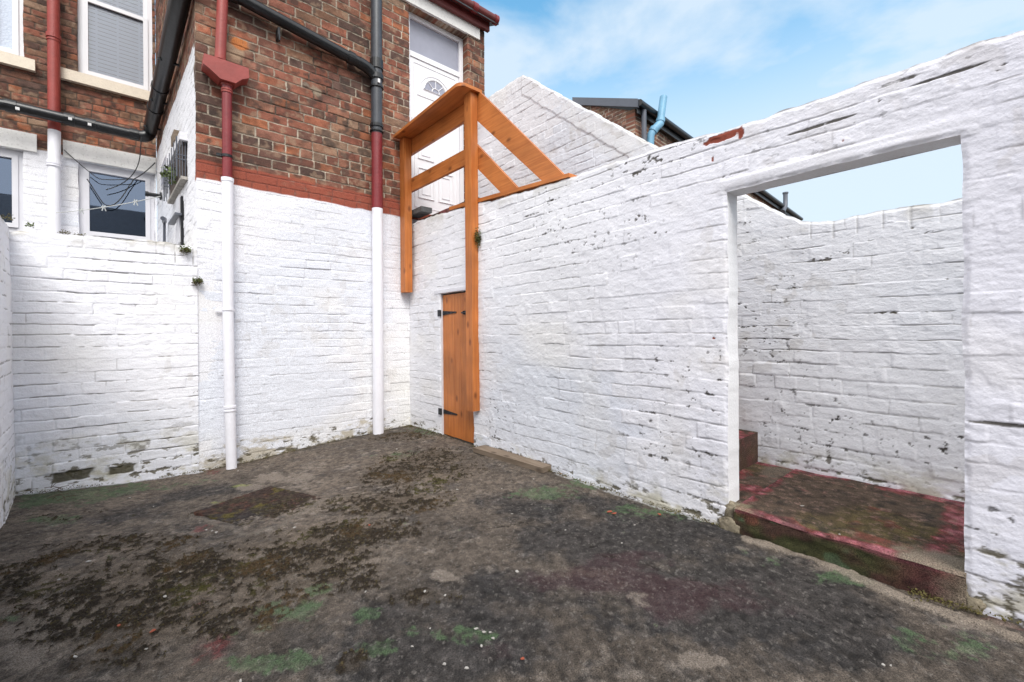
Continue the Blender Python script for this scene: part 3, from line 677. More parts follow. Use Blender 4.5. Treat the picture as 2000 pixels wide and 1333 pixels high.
window(ul[0], ul[1], z_up_bot, z_up_top, YR, house, 'up', M['pattern'], 'upstairs window with obscured patterned glass')
window(uu[0], uu[1], z_up_bot, z_up_top, YR, house, 'up', M['glass'], 'upstairs sash window with white venetian blind')
window(ll[0], ll[1], z_lo_bot, z_lo_top, YR, house, 'lo', M['glassd'])
window(lo[0], min(lo[1], B.x-.02), z_lo_bot, z_lo_top, YR, house, 'lo', M['glassd'])
for (a, b, pxa, pxb, nm_) in ((0, 0, 118, 300, 'up'), (0, 0, -80, 69, 'upl')):
    xa, xb = P_(pxa, 0).x, min(P_(pxb, 0).x, B.x-.01)
    box('window_sill', xa, xb, YR-.06, YR+.13, z_up_bot-.135, z_up_bot-.005, M['sill'], house, bevel=.006)
for (pxa, pxb) in ((121, 304), (-110, 70)):
    xa, xb = P_(pxa, 0).x, min(P_(pxb, 0).x, B.x-.005)
    box('window_lintel', xa, xb, YR-.022, YR+.1, z_lo_top+.004, z_lo_top+.215, M['lintel'], house, bevel=.008)
# roofs and eaves
ez = onY(940, 47, D1).z
bm = bmesh.new(); bm_prism(bm, [(.20, D1-.16, ez+.03), (.20, D1+3.2, ez+1.5), (.20, D1+3.2, ez+1.42), (.20, D1-.16, ez-.03)], (3.30, 0, 0))
bobj('roof', bm, M['slate'], house)
box('fascia', .30, 3.42, D1-.075, D1-.03, ez-.10, ez+.045, M['fascia_red'], house, bevel=.004)
bm = bmesh.new(); bm_tube(bm, [(.3, D1-.135, ez+.03), (3.47, D1-.135, ez+.03)], .052, 18)
g_ = bobj('gutter', bm, M['fascia_red'], house, smooth=True)
bm = bmesh.new(); bm_tube(bm, [(3.10, D1-.135, ez+.03), (3.17, D1-.135, ez+.03)], .060, 18); bm_tube(bm, [(3.44, D1-.135, ez+.03), (3.49, D1-.135, ez+.03)], .060, 18)
bobj('gutter_joint', bm, M['dark_red'], g_, smooth=True)
lz0 = door_h[3]; xb = onY(935, 60, D1).x
box('door_lintel', 2.20, xb, D1-.025, D1+.12, lz0+.004, lz0+.185, M['lintel'], house, bevel=.008)
# right return of the house and the wall behind the door
box('return_wall', 3.15, 3.385, D1+.221, D1+3.1, 0, ez-.05, M['plaster'], house)
# ---- upvc back door
yd = D1+.10; dx0, dx1, dz0, dz1 = 2.335, 3.125, door_h[2]+.004, door_h[3]-.004
bm = bmesh.new(); fw = .055
bm_box(bm, dx0, dx0+fw, yd, yd+.07, dz0, dz1); bm_box(bm, dx1-fw, dx1, yd, yd+.07, dz0, dz1); bm_box(bm, dx0+fw, dx1-fw, yd, yd+.07, dz1-fw, dz1)
zt = dz0+1.82
bm_box(bm, dx0+fw, dx1-fw, yd, yd+.07, zt, zt+.06); bm_box(bm, dx0+fw, dx1-fw, yd-.005, yd+.07, dz0, dz0+.035)
dr = bobj('door', bm, M['upvc'], house, bevel=.004); dr['label'] = 'white panelled back door with frosted toplight and arched glass'
box('toplight', dx0+fw, dx1-fw, yd+.03, yd+.04, zt+.06, dz1-fw, M['frosted'], dr, bevel=0)
lx0, lx1, lz_0, lz_1 = dx0+fw+.004, dx1-fw-.004, dz0+.037, zt-.004
box('door_leaf', lx0, lx1, yd+.012, yd+.06, lz_0, lz_1, M['upvc'], dr, bevel=.004)
lw = lx1-lx0; xc_ = (lx0+lx1)/2
def ring(bm, pts, w=.016, dpt=.012, yy=None):   # raised moulding following a closed outline
    yy = yd+.012 if yy is None else yy
    n = len(pts); cx = sum(p[0] for p in pts)/n; cz = sum(p[1] for p in pts)/n
    o_ = []; 
    for i, (x, z) in enumerate(pts):
        p, qn = Vector(pts[i-1]), Vector(pts[(i+1) % n]); t = (qn-p).normalized(); nn = Vector((-t.y, t.x))
        if nn.dot(Vector((cx-x, cz-z))) < 0: nn = -nn
        a = bm.verts.new((x, yy, z)); b = bm.verts.new((x+nn.x*w*.5, yy-dpt, z+nn.y*w*.5)); c_ = bm.verts.new((x+nn.x*w, yy, z+nn.y*w)); o_.append((a, b, c_))
    for i in range(n):
        A_, B_ = o_[i], o_[(i+1) % n]
        bm.faces.new((A_[0], B_[0], B_[1], A_[1])); bm.faces.new((A_[1], B_[1], B_[2], A_[2]))
bm = bmesh.new()
def rc(a, b, c_, d): return [(a, c_), (b, c_), (b, d), (a, d)]
x_a, x_b = lx0+.09, lx1-.09
zA = lz_1-.16
ring(bm, rc(lx0+.045, lx1-.045, lz_0+.05, lz_1-.05), .012, .006)
arcp = [(xc_+.165*math.cos(t), zA-.17+.17*math.sin(t)) for t in [math.pi*k/16 for k in range(17)]]
ring(bm, arcp, .022, .014)
ring(bm, [(xc_+.225*math.cos(t), zA-.20+.235*math.sin(t)) for t in [math.pi*k/16 for k in range(17)]]+[(x_a, zA-.26), (x_b, zA-.26)][::1], .014, .008)
for sx in (0, 1):
    a = x_a if sx == 0 else xc_+.025; b = xc_-.025 if sx == 0 else x_b
    ring(bm, rc(a, b, lz_0+.16, lz_0+.52), .022, .012); ring(bm, rc(a+.05, b-.05, lz_0+.21, lz_0+.47), .014, .008)
    zz = lz_0+.62
    ring(bm, rc(a, b, zz, zz+.52), .022, .012); ring(bm, rc(a+.05, b-.05, zz+.05, zz+.46), .014, .008)
bobj('moulding', bm, M['upvc'], dr)
bm = bmesh.new(); bm_prism(bm, [(x, yd+.009, z) for x, z in [(xc_+.148*math.cos(t), zA-.158+.15*math.sin(t)) for t in [math.pi*k/16 for k in range(17)]]], (0, .01, 0))
bobj('arched_pane', bm, M['frosted'], dr)
bm = bmesh.new()
for t in (math.pi*.25, math.pi*.5, math.pi*.75):
    p = Vector((xc_+.045*math.cos(t), yd+.006, zA-.155+.045*math.sin(t))); p2 = Vector((xc_+.15*math.cos(t), yd+.006, zA-.155+.15*math.sin(t)))
    bm_tube(bm, [p, p2], .005, 6)
bm_tube(bm, [(xc_+.05*math.cos(t), yd+.006, zA-.155+.05*math.sin(t)) for t in [math.pi*k/10 for k in range(11)]], .006, 6)
bobj('glazing_bar', bm, M['upvc'], dr)
bm = bmesh.new(); bm_box(bm, lx0+.018, lx0+.045, yd-.002, yd+.012, lz_0+.86, lz_0+1.08); bm_box(bm, lx0+.024, lx0+.135, yd-.038, yd-.022, lz_0+.985, lz_0+1.005); bm_box(bm, lx0+.024, lx0+.04, yd-.038, yd+.004, lz_0+.985, lz_0+1.005)
bobj('handle', bm, M['upvc'], dr, bevel=.003)
# threshold slab on the landing
prism('threshold_slab', [(2.30, D1-.30, door_h[2]-.075), (2.43, D1-.30, door_h[2]-.075), (2.43, D1-.01, door_h[2]-.075), (2.30, D1-.01, door_h[2]-.075)], (0, 0, .055), M['stone'], house, bevel=.006)

# ================================================================== YARD WALLS
# ---- low wall left of the house end wall
cl = onY(22, 700, D1); Xc = cl.x
lt = onY(385, 478, D1).z; lt0 = onY(25, 452, D1).z
def top_low(u):
    f = u/(A.x-Xc+.15)
    return lt0+(lt-lt0)*f+.012*fbm(u*3.1, u*0+3, 51, 3)+.006*fbm(u*14, u*0, 52, 2)-.02*np.exp(-((u-.12)/.05)**2)
barel = [(onY(138, 930, D1-.0), .105, .036), (onY(238, 917, D1), .075, .030), (onY(412, 903, D1), .045, .036)]
def low_extra(u, z, d, c, db, de, seed):
    for (p, rx, rz) in barel:
        q = np.maximum(np.abs(u+Xc-.15-p.x)/rx, np.abs(z-p.z)/rz); f = 1-sst(.85, 1.08, q+.12*fbm(u*20, z*20, 99, 2))
        c = mixc(c, [.085, .075, .045], f*.95); d = d-.006*f+.003*f*fbm(u*40, z*40, 98, 2)
        e = (1-sst(.0, .25, np.abs(q-1.1)))*(z > p.z); c = mixc(c, [.10, .09, .06], e*.4)
    # the soldier joints of the top course
    s = (1-sst(.002, .006, np.abs(((u*8.3+.3*vnoise(u*4, u*0, 5)) % 1)-.5)/8.3))*sst(lt-.19, lt-.17, z)*sst(-.1, .4, fbm(u*5, z*3, 97, 2))
    d = d-.006*s; c = mixc(c, [.10, .085, .06], s*.7*sst(0, .5, fbm(u*9, z*11, 96, 2)))
    return d, c
def al_low(u, z): return np.clip(1.1-(z+.06)/.42, 0, 1)*1.15+.25*np.clip(1-(lt-z)/.1, 0, 1)
lw_ = wall('painted_brick_wall', (Xc-.15, D1-.015, 0), (1, 0, 0), A.x-Xc+.15, lt, white_style(41, 1.15, 1.25, al_low, low_extra, cool=.25), M['white_wall'], None, du=.005, dz=.0038,
     top=top_low, split=1.4, z0=-.14, thick=.22, origin=(Xc, D1, 0))
tag(lw_, 'low white painted brick wall with mossy dark bare bricks at its foot, left of the house', 'wall')
# ---- left boundary wall, running towards the camera
pA = Vector((Xc, D1, 0)); pB = onZ(0, 1022, -.02); dirL = (pB-pA); dirL.z = 0; dirL.normalize()
def top_left(u): return lt0+.02+.012*fbm(u*3.3, u*0+1, 53, 3)+.05*sst(.05, .6, u)*0
lwl = wall('painted_boundary_wall', pA-dirL*0, -Vector((-dirL.x, -dirL.y, 0)), 5.3, lt0+.02, None or white_style(44, 1.5, 1.2, al_low, cool=.3), M['white_wall'], None, du=.012, dz=.006,
     top=top_left, split=1.4, z0=-.14, thick=.2, origin=pA) if False else None
# its front must face +X, so run u from near to far
far = pA; LWL = 3.6; near = pA+dirL*LWL
Ul = (far-near).normalized()
lwl = wall('painted_brick_wall', near, Ul, LWL-.01, lt0+.03, white_style(44, 1.5, 1.2, al_low, cool=.3), M['white_wall'], None, du=.012, dz=.006,
     top=top_left, split=1.4, z0=-.14, thick=.2, origin=near)
tag(lwl, 'white painted brick boundary wall running off the left edge of the picture', 'wall')

# ---- gate wall (right): opening to the passage and a recess for the cupboard door
g0 = onX(1881, 600, D2).y; g1 = onX(1421, 600, D2).y; gz = onX(1421, 374, D2).z
c0 = onX(923, 700, D2).y; c1 = onX(861, 700, D2).y; cz = onX(862, 574, D2).z
Y1 = D1-.004; W2 = Y1+1.6
tops = [(805, 437), (878, 413), (1110, 350), (1200, 318), (1290, 290), (1400, 260), (1560, 207), (1770, 131), (1900, 87), (2000, 57)]
ty = [(Y1-onX(a, b, D2).y, onX(a, b, D2).z) for a, b in tops]
tu = np.array([0]+[t[0] for t in ty]+[W2]); tz = np.array([ty[0][1]]+[t[1] for t in ty]+[ty[-1][1]])
def top_gate(u): return np.interp(u, tu, tz)+.009*fbm(u*3, u*0+2, 54, 3)+.005*fbm(u*15, u*0, 55, 2)
redp = [(1408, 268, .10, .026), (1395, 275, .03, .014), (1446, 259, .018, .034), (1391, 311, .008, .018), (1394, 661, .012, .006), (1645, 275, .004, .012)]
dirtp = [(1240, 430, .16, .035, 1), (1290, 455, .06, .012, 1.2), (1160, 480, .1, .03, .5), (1280, 315, .06, .03, .8), (1230, 345, .12, .02, .8), (1090, 385, .15, .02, .8), (1850, 145, .10, .006, 1.6), (1800, 200, .02, .01, 1.5), (1715, 198, .012, .012, 1.6), (1955, 130, .02, .02, 1.3), (1600, 245, .15, .008, 1.0), (1960, 830, .1, .008, 1.2), (1750, 160, .1, .01, .8), (1420, 340, .05, .02, .6), (1040, 420, .1, .01, .8), (1290, 900, .10, .04, .8), (1380, 890, .08, .03, .9), (1235, 900, .03, .05, .5), (1340, 560, .03, .01, .5), (870, 525, .05, .01, .8), (900, 470, .06, .02, .5)]
def gate_extra(u, z, d, c, db, de, seed):
    Y = Y1-u
    nn = fbm(u*30, z*34, 103, 4, .65)
    for (px, py, rx, rz) in redp:
        p = onX(px, py, D2); q = np.hypot((Y-p.y)/rx, (z-p.z)/rz); f = 1-sst(.8, .95, q+.25*nn)
        c = mixc(c, [.23, .048, .025], f); d = d-.003*f
    for (px, py, rx, rz, a) in dirtp:
        p = onX(px, py, D2); q = np.hypot((Y-p.y)/rx, (z-p.z)/rz); f = (1-sst(.5, 1.4, q))*a
        if rx/rz > 8: g = sst(.35, .8, f*(.85+.4*nn))
        else: g = sst(.76, .96, f*.5+.75*nn+.25*(1-sst(0, .014, db)))*np.clip(f*1.5, 0, 1)
        c = mixc(c, [.06, .05, .035], np.clip(g, 0, .92)); d = d-.003*g
    # timber gate lintel is painted over: smooth band above the opening
    s = (1-sst((g1-g0)/2+.02, (g1-g0)/2+.06, np.abs(Y-(g0+g1)/2)))*(1-sst(.055, .07, z-gz))*(z > gz-.01)
    d = d*(1-s*.85)+.002*fbm(u*3, z*30, 105, 2)*s; c = mixc(c, [.70, .70, .72], s*.5)
    # lavender light falloff towards the right end put into the colour; finer relief there
    r = 1-sst(g0-.25, g0+.45, Y+.05*fbm(u*3, z*3, 110, 3)); c = c*(1-r[..., None]*np.array([.12, .125, .07]))
    c = c*(1-(sst(.2, 1.6, 2.6-Y)*(1-r))[..., None]*np.array([.04, .045, .01])); d = d+r*.0009*fbm(u*34, z*50, 109, 4, .65)
    return d, c
def al_gate(u, z):
    Y = Y1-u
    return np.clip(1-z/.15, 0, 1)*1.3 + np.exp(-((Y-1.05)/.35)**2)*np.clip(1-z/.4, 0, 1)*.9 + np.exp(-((Y-.0)/.18)**2)*np.clip(1-np.abs(z-.22)/.24, 0, 1)*1.1
gw = thing('gate_wall', (D2, 1.5, 0), 'high white painted brick wall with an open gateway and a small orange cupboard door', 'wall')
hol = [(Y1-g1, Y1-g0, -1, gz), (Y1-c1, Y1-c0, -1, cz)]
wall('wall', (D2, Y1, 0), (0, -1, 0), W2, tz.max(), white_style(45, .70, .66, al_gate, gate_extra, cool=.05, smooth=.25, frag=.10, wob=.007), M['white_wall'], gw, du=.0055, dz=.004,
     top=top_gate, split=1.87, holes=hol, thick=.125, z0=-.05, jamb=(.78, .78, .80))
# concrete lintel over the cupboard door
box('door_lintel', D2-.012, D2+.06, c0-.02, c1+.10, cz+.004, cz+.035, M['plaster'], gw, bevel=.006)
# cupboard door of five boards
dy0, dy1 = c0+.008, c1-.010; dzb, dzt = .018, cz-.016; XD = D2+.022
bm = bmesh.new(); nb = 5; bw = (dy1-dy0)/nb
for k in range(nb): bm_box(bm, XD, XD+.022, dy0+k*bw+.0015, dy0+(k+1)*bw-.0015, dzb+.004*random.random(), dzt)
cd = bobj('cupboard_door', bm, M['wood'], gw, bevel=.003); cd['label'] = 'small orange stained door of vertical boards'
box('ledge', XD+.0235, XD+.045, dy0+.02, dy1-.02, .25, .34, M['wood'], cd); box('ledge', XD+.0235, XD+.045, dy0+.02, dy1-.02, dzt-.26, dzt-.17, M['wood'], cd)
box('frame_strip', D2+.004, D2+.05, dy1+.001, dy1+.010, .0, dzt+.012, M['plaster'], cd, bevel=0)
for pz in (onX(880, 611, XD).z, onX(880, 807, XD).z):
    bm = bmesh.new()
    bm_prism(bm, [(XD-.001, dy1-.006, pz+.022), (XD-.001, dy1-.006, pz-.022), (XD-.001, dy1-.25, pz-.006), (XD-.001, dy1-.25, pz+.006)], (-.005, 0, 0))
    bm_box(bm, D2-.014, D2-.008, dy1-.004, dy1+.045, pz-.032, pz+.032)
    bm_tube(bm, [(D2-.008, dy1-.002, pz-.03), (D2-.008, dy1-.002, pz+.03)], .008, 8)
    for t in (.05, .12, .19): bm_tube(bm, [(XD-.006, dy1-t, pz), (XD-.011, dy1-t, pz)], .007, 8)
    bobj('strap_hinge', bm, M['iron'], cd)
pz = onX(908, 611, XD).z; py_ = onX(908, 611, XD).y
bm = bmesh.new(); bm_box(bm, XD-.005, XD-.001, py_-.05, py_+.02, pz-.018, pz+.018); bm_tube(bm, [(XD-.014, py_+.035, pz), (XD-.014, py_-.09, pz)], .008, 10)
bm_box(bm, XD-.022, XD-.005, py_-.005, py_+.008, pz-.015, pz+.016); bm_box(bm, XD-.022, XD-.005, py_-.045, py_-.032, pz-.015, pz+.016)
bobj('slide_bolt', bm, M['iron'], cd)
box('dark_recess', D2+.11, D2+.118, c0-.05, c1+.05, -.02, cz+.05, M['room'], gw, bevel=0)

# ---- stair wall (far side of the passage), top raking with the stairs
rk = [(950, 190), (1020, 145), (1290, 293), (1560, 433), (1585, 437), (1878, 387)]
rr = [onX(a, b, D3) for a, b in rk]
Y3 = D1-.004; W3 = Y3+1.2
su = np.array([0]+[Y3-p.y for p in rr[1:]]+[W3]); sz = np.array([rr[1].z]+[p.z for p in rr[1:]]+[rr[-1].z]); sz[5] = sz[6] = rr[-1].z
def top_st(u): return np.interp(u, su, sz)+.010*fbm(u*9, u*0+2, 56, 3)+.008*np.sin(u*2*math.pi/.12)*(u > su[1])*(u < su[3])*.6
pts_st = [(1730, 612, .05, .008, 1.6), (1770, 612, .08, .015, 1.2), (1790, 455, .10, .05, .9), (1460, 508, .04, .012, 1.5), (1620, 500, .12, .04, .9), (1520, 688, .03, .012, 1.3), (1700, 530, .1, .04, .7), (1850, 540, .04, .03, 1), (1560, 560, .1, .02, .6), (1650, 940, .02, .02, .8), (1540, 910, .02, .05, .8), (1230, 250, .1, .02, .5), (1000, 330, .1, .05, .5), (1620, 900, .015, .09, 1.5), (1790, 975, .15, .02, 1.6), (1480, 640, .05, .02, .7)]
def st_extra(u, z, d, c, db, de, seed):
    Y = Y3-u; nn = fbm(u*28, z*32, 107, 4, .65)
    for (px, py, rx, rz, a) in pts_st:
        p = onX(px, py, D3); q = np.hypot((Y-p.y)/rx, (z-p.z)/rz); f = (1-sst(.5, 1.4, q))*a
        g = sst(.80, 1.0, f*.5+.75*nn+.25*(1-sst(0, .014, db)))*np.clip(f*1.5, 0, 1)
        c = mixc(c, [.09, .075, .05], np.clip(g, 0, .85)); d = d-.003*g
    return d, c
def cap_st(u, z, et, d, c, seed):
    on = (u > su[1]-.02)*(u < su[3]+.25)
    g = et*math.cos(math.atan(.8))
    band = on*(1-sst(su[3]-.6, su[3]-.2, u))*(1-sst(.165, .185, g)); d = d*(1-band*.3)+.004*band
    ln = on*(u < su[3]-.45)*np.exp(-((g-.19)/.007)**2); d = d-.0008*ln
    fl_ = (u >= su[3])*(1-sst(.10, .12, et)); s = (1-sst(.002, .006, np.abs((u*8.5 % 1)-.5)/8.5))*fl_*sst(-.1, .4, fbm(u*4, z*3, 66, 2)); d = d-.004*s; c = mixc(c, [.4, .38, .35], s*.5)
    return d, c
sw = wall('painted_brick_wall', (D3, Y3, 0), (0, -1, 0), W3, rr[1].z, white_style(47, .80, .80, lambda u, z: np.clip(1-(z-.13)/.18, 0, 1)*(u > 2)*1.1, st_extra, cap=cap_st, cool=.15), M['white_wall'], None, du=.006, dz=.006,
     top=top_st, split=.9, thick=.13, z0=-.05, origin=(D3, 1.5, 0))
tag(sw, 'white painted brick wall behind the gateway, its top raking up with the steps to a peak', 'wall')

# ---- passage: red painted step slab in the gateway, stairs up to the landing
def painted_step(u_, v_, seed, edge):
    n = fbm(u_*7, v_*7, seed, 4); n2_ = fbm(u_*26, v_*26, seed+1, 3); n0 = fbm(u_*2.2, v_*2.2, seed+2, 4)
    c = np.ones(u_.shape+(3,))*np.array([.085, .058, .040]); c = mixc(c, [.11, .085, .02], sst(.0, .7, n0)*.6)
    c = mixc(c, [.20, .045, .048], np.clip(sst(.35, .75, edge+.5*n+.2*n2_), 0, 1)*.88)
    c = mixc(c, [.32, .12, .145], np.clip(sst(.70, 1.05, edge+.45*n+.2*n2_), 0, 1)*.65)
    c = mixc(c, [.17, .04, .035], sst(.45, .7, n*.7+n0*.5)*.6)
    c = mixc(c, [.035, .03, .025], sst(.1, .6, fbm(u_*14, v_*14, seed+8, 5, .7))*.6); c = mixc(c, [.26, .16, .13], sst(.35, .7, fbm(u_*40, v_*40, seed+9, 3, .7))*.45)
    c *= np.clip(1+.45*n2_, .4, 2)[..., None]; return c
SX0, SX1 = D2-.022, D3+.002; SY0, SY1 = g0-.004, g1-.03; SZ = .135
ns = 6
def slab_mesh(name, x0, x1, y0, y1, z0, z1, colf, jit=.006, res=.007, seed=3):
    """top, -X face and -Y face as fine grids in one mesh"""
    Vs = []; Qs = []; Cs = []; off = 0
    def add(P, c):
        nonlocal off
        a, b = P.shape[:2]; idx = np.arange(a*b).reshape(a, b)+off
        Vs.append(P.reshape(-1, 3)); Cs.append(c.reshape(-1, 3)); Qs.append(np.stack([idx[:-1, :-1], idx[1:, :-1], idx[1:, 1:], idx[:-1, 1:]], -1).reshape(-1, 4)); off += a*b
    nx_ = max(3, int((x1-x0)/res)); ny_ = max(3, int((y1-y0)/res)); nz2 = max(3, int((z1-z0)/res))
    def jx(y, z): return jit*fbm(y*4, z*9, seed+5, 4)
    def zt_(x, y): return z1+.004*fbm(x*6, y*6, seed+6, 4)-.008*(1-sst(0, .02, x-x0))
    X, Y = np.meshgrid(np.linspace(x0, x1, nx_), np.linspace(y0, y1, ny_), indexing='ij')
    k = 1-(X-x0)/(x1-x0); Xj = X+jx(Y, z1)*k
    add(np.stack([Xj, Y, zt_(X, Y)], -1), colf('top', X, Y))
    Y, Zz = np.meshgrid(np.linspace(y0, y1, ny_), np.linspace(z0, z1, nz2), indexing='ij')
    zz = np.where(Zz > z1-.001, zt_(x0+0*Y, Y), Zz)
    add(np.stack([x0+jx(Y, zz), Y, zz], -1)[::-1], colf('front', Y, Zz)[::-1])
    X, Zz = np.meshgrid(np.linspace(x0, x1, nx_), np.linspace(z0, z1, nz2), indexing='ij')
    add(np.stack([X, y0+jx(X, Zz)*.6, Zz], -1), colf('side', X, Zz))
    X, Zz = np.meshgrid(np.linspace(x0, x1, 3), np.linspace(z0, z1, 3), indexing='ij')
    add(np.stack([X, y1+0*X, Zz], -1)[::-1], colf('side', X, Zz)[::-1])
    return np_mesh(name, np.concatenate(Vs), np.concatenate(Qs), None, np.clip(np.concatenate(Cs), .005, 1))
def col_step(part, a, b):
    if part == 'top':
        e = np.maximum.reduce([1-sst(.0, .10, a-SX0), 1-sst(.0, .13, D3-a), 1-sst(0, .12, g1-b), (1-sst(g0+.08, g0+.16, b))*.8])
        c = painted_step(a, b, 201, e*.95)
        gap = np.exp(-((b-(g0+.15))/.006)**2); c = mixc(c, [.03, .025, .02], gap*.4)
        br = (1-sst(.1, .16, np.hypot(a-D2, (b-g0-.04)*.9)+.03*fbm(a*12, b*12, 205, 3))); c = mixc(c, [.24, .20, .15], br*.9)
        br = (1-sst(.05, .09, np.hypot(a-D2, b-g1+.03)+.03*fbm(a*14, b*14, 206, 3))); c = mixc(c, [.22, .19, .12], br*.7)
        return c
    if part == 'front':
        n = fbm(a*5, b*9, 211, 4)
        c = np.ones(a.shape+(3,))*np.array([.060, .032, .024]); c = mixc(c, [.040, .046, .016], sst(-.5, .3, n)*.85)
        c = mixc(c, [.06, .10, .055], sst(.35, .6, fbm(a*7, b*12, 213, 3))*.6)
        c = mixc(c, [.27, .09, .11], sst(SZ-.022, SZ-.008, b+.012*n)*.7)
        c = mixc(c, [.09, .022, .03], (1-sst(g0+.1, g0+.3, a))*.7)
        c = mixc(c, [.15, .035, .03], sst(.35, .7, fbm(a*9, b*9, 215, 4))*.45)
        c = mixc(c, [.24, .2, .15], (1-sst(-.02, .10, a-g0+.03*n))*.8)
        return c*(1+.25*fbm(a*40, b*40, 214, 2))[..., None]
    return painted_step(a, b, 221, .6+0*a)
me = slab_mesh('step_slab', SX0, SX1, SY0, SY1, -.04, SZ, col_step, jit=.012)
steps = thing('concrete_steps', (2.8, 1, 0), 'concrete steps with worn red paint rising inside the gateway, wide mossy slab at the bottom', 'steps')
o = link('bottom_slab', me, M['floor'], steps)
o = None
nst = 11; sy = onZ(1473, 905, SZ).y; rise = (door_h[2]-.08-SZ)/nst; going = .22
def col_stair(part, a, b):
    c = painted_step(a, b, 231, .45+0*a)
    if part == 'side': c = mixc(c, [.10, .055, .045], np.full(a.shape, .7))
    return c
SXa = D2+.128
def col_land(part, a, b):
    c = painted_step(a, b, 241, .35+.6*(1-sst(0, .10, D3-a))); return mixc(c, [.17, .14, .11], sst(-.1, .5, fbm(a*5, b*5, 243, 4))*.6)
link('upper_slab', slab_mesh('upper_slab', SXa-.06, D3-.002, SY1+.001, sy+.02, -.03, SZ-.004, col_land, jit=.001, res=.008, seed=61), M['floor'], steps)
# broken stone packed in beside the jamb
def rubble(name, p, rx, ry, rz, seed, colr):
    bm = bmesh.new(); bmesh.ops.create_icosphere(bm, subdivisions=4, radius=1)
    for v in bm.verts:
        n_ = v.co.copy(); k = 1+.22*float(fbm(np.array(n_.x*1.6+seed), np.array(n_.y*1.6+n_.z*2.1), 61+seed, 3)); sg = lambda q: math.copysign(abs(q)**.6, q)
        v.co = Vector(p)+Vector((sg(n_.x)*rx*k, sg(n_.y)*ry*k, sg(n_.z)*rz*k))
    return bobj(name, bm, colr, steps, smooth=True)
M['rubble'] = mat('broken_concrete', (.20, .17, .12), .9, var=.45, vscale=18, bump=.9, bscale=50, darkspot=.6)
rubble('broken_stone', (D2+.03, g1-.012, .09), .045, .035, .05, 1, M['rubble'])
rubble('broken_stone', (D2-.004, g1-.008, .03), .03, .05, .045, 2, M['rubble'])
rubble('broken_stone', (D2+.004, g0+.045, .05), .022, .06, .058, 3, M['rubble'])
rubble('broken_stone', (D2+.0, g0-.01, .02), .022, .04, .035, 5, M['rubble'])
for k in range(nst):
    ya = sy+k*going; yb = sy+(k+1)*going if k < nst-1 else D1-.008
    me = slab_mesh('tread', SXa, D3-.004, ya, yb, SZ+(k-1)*rise if k else -.03, SZ+(k+1)*rise, col_stair, jit=.002, res=.03 if k else .012, seed=30+k)
    link('step', me, M['floor'], steps)
# wide pale mortar fillet at the foot of the step and wall
def ragged_strip(name, pts, w, h, m, parent=None, seed=1, origin=None, label=None, cat=None):
    pass

# ================================================================== BALUSTRADE
bal = thing('timber_balustrade', (2.27, 3.2, 1.2), 'orange stained timber railing with two long posts above the small door', 'railing')
Pz = lambda px, py, X=2.235: onX(px, py, X).z
ztp = onX(922, 176, 2.235).z
py0, py1 = 3.14, 3.24
box('post', 2.235, 2.309, py0, py1, onX(930, 806, 2.235).z, ztp, M['wood'], bal, bevel=.004)
lp0 = 2.195
box('post', lp0, lp0+.085, D1-.125, D1-.018, onY(790, 571, 4.35).z, ztp-.006, M['wood'], bal, bevel=.004)
XR = 2.312; TH = .030
def rail_flat(zc_, h, name='rail'):
    return prism(name, [(XR-.002, py1-.02, zc_-h/2), (XR-.002, py1-.02, zc_+h/2), (lp0+.087, D1-.02, zc_+h/2), (lp0+.087, D1-.02, zc_-h/2)], (TH, 0, 0), M['woody'], bal)
rail_flat(ztp-.085, .165)
zm = (onX(912, 311, XR).z+onX(803, 358, 2.29).z)/2
rail_flat(zm, .145)
# handrail cap, wide board with a rounded outer corner
cx0, cx1 = 2.10, 2.335; yA, yB = py0-.035, D1-.02
cp = [(cx1, yB), (cx0+.02, yB)]
r_ = .075
cp += [(cx0+r_-r_*math.sin(t), yA+r_-r_*math.cos(t)) for t in [math.pi/2*(1-k/8) for k in range(9)]]
cp += [(cx1, yA)]
prism('handrail_cap', [(x, y, ztp+.001) for x, y in cp], (0, 0, .028), M['woody'], bal, bevel=.005)
# raking rails down the stair
def rake(pp, name='raking_rail', ext=TH):
    pts = [onX(a, b, XR) for a, b in pp]; return prism(name, pts, (ext, 0, 0), M['woody'], bal, bevel=.003)
rake([(921, 168), (940, 183), (1106, 347), (1062, 357), (921, 226)])
rake([(921, 272), (1016, 373), (985, 384), (921, 318)])
# plate lying along the wall top
plp = [onX(878, 411, D2), onX(1112, 346, D2)]
bm = bmesh.new()
a_, b_ = plp; up_ = Vector((0, 0, .032)); bm_prism(bm, [a_+Vector((-.004, 0, -.002)), b_+Vector((-.004, 0, 0)), b_+up_+Vector((-.004, 0, -.004)), a_+up_+Vector((-.004, 0, 0))], (.11, 0, 0))
bobj('wall_plate', bm, M['woody'], bal, bevel=.004)

# plank on the ground beside the door
pa, pb = onZ(924, 886, .0), onZ(1060, 928, .0)
d_ = (pb-pa); d_.z = 0; Lp = d_.length; d_.normalize(); n_ = Vector((-d_.y, d_.x, 0)); 
if n_.x < 0: n_ = -n_
pl = prism('timber_plank', [pa+Vector((0, 0, .012)), pb+Vector((0, 0, .012)), pb+n_*.125+Vector((0, 0, .012)), pa+n_*.125+Vector((0, 0, .012))], (0, 0, .038), M['plank'], bevel=.004, origin=pa)
tag(pl, 'weathered brown plank lying on the concrete against the foot of the gate wall', 'plank')

# ================================================================== PIPES ON THE END WALL
def collar(bm, p, r, h): bm_tube(bm, [Vector(p)-Vector((0, 0, h/2)), Vector(p)+Vector((0, 0, h/2))], r, 20)
YP = D1-.085
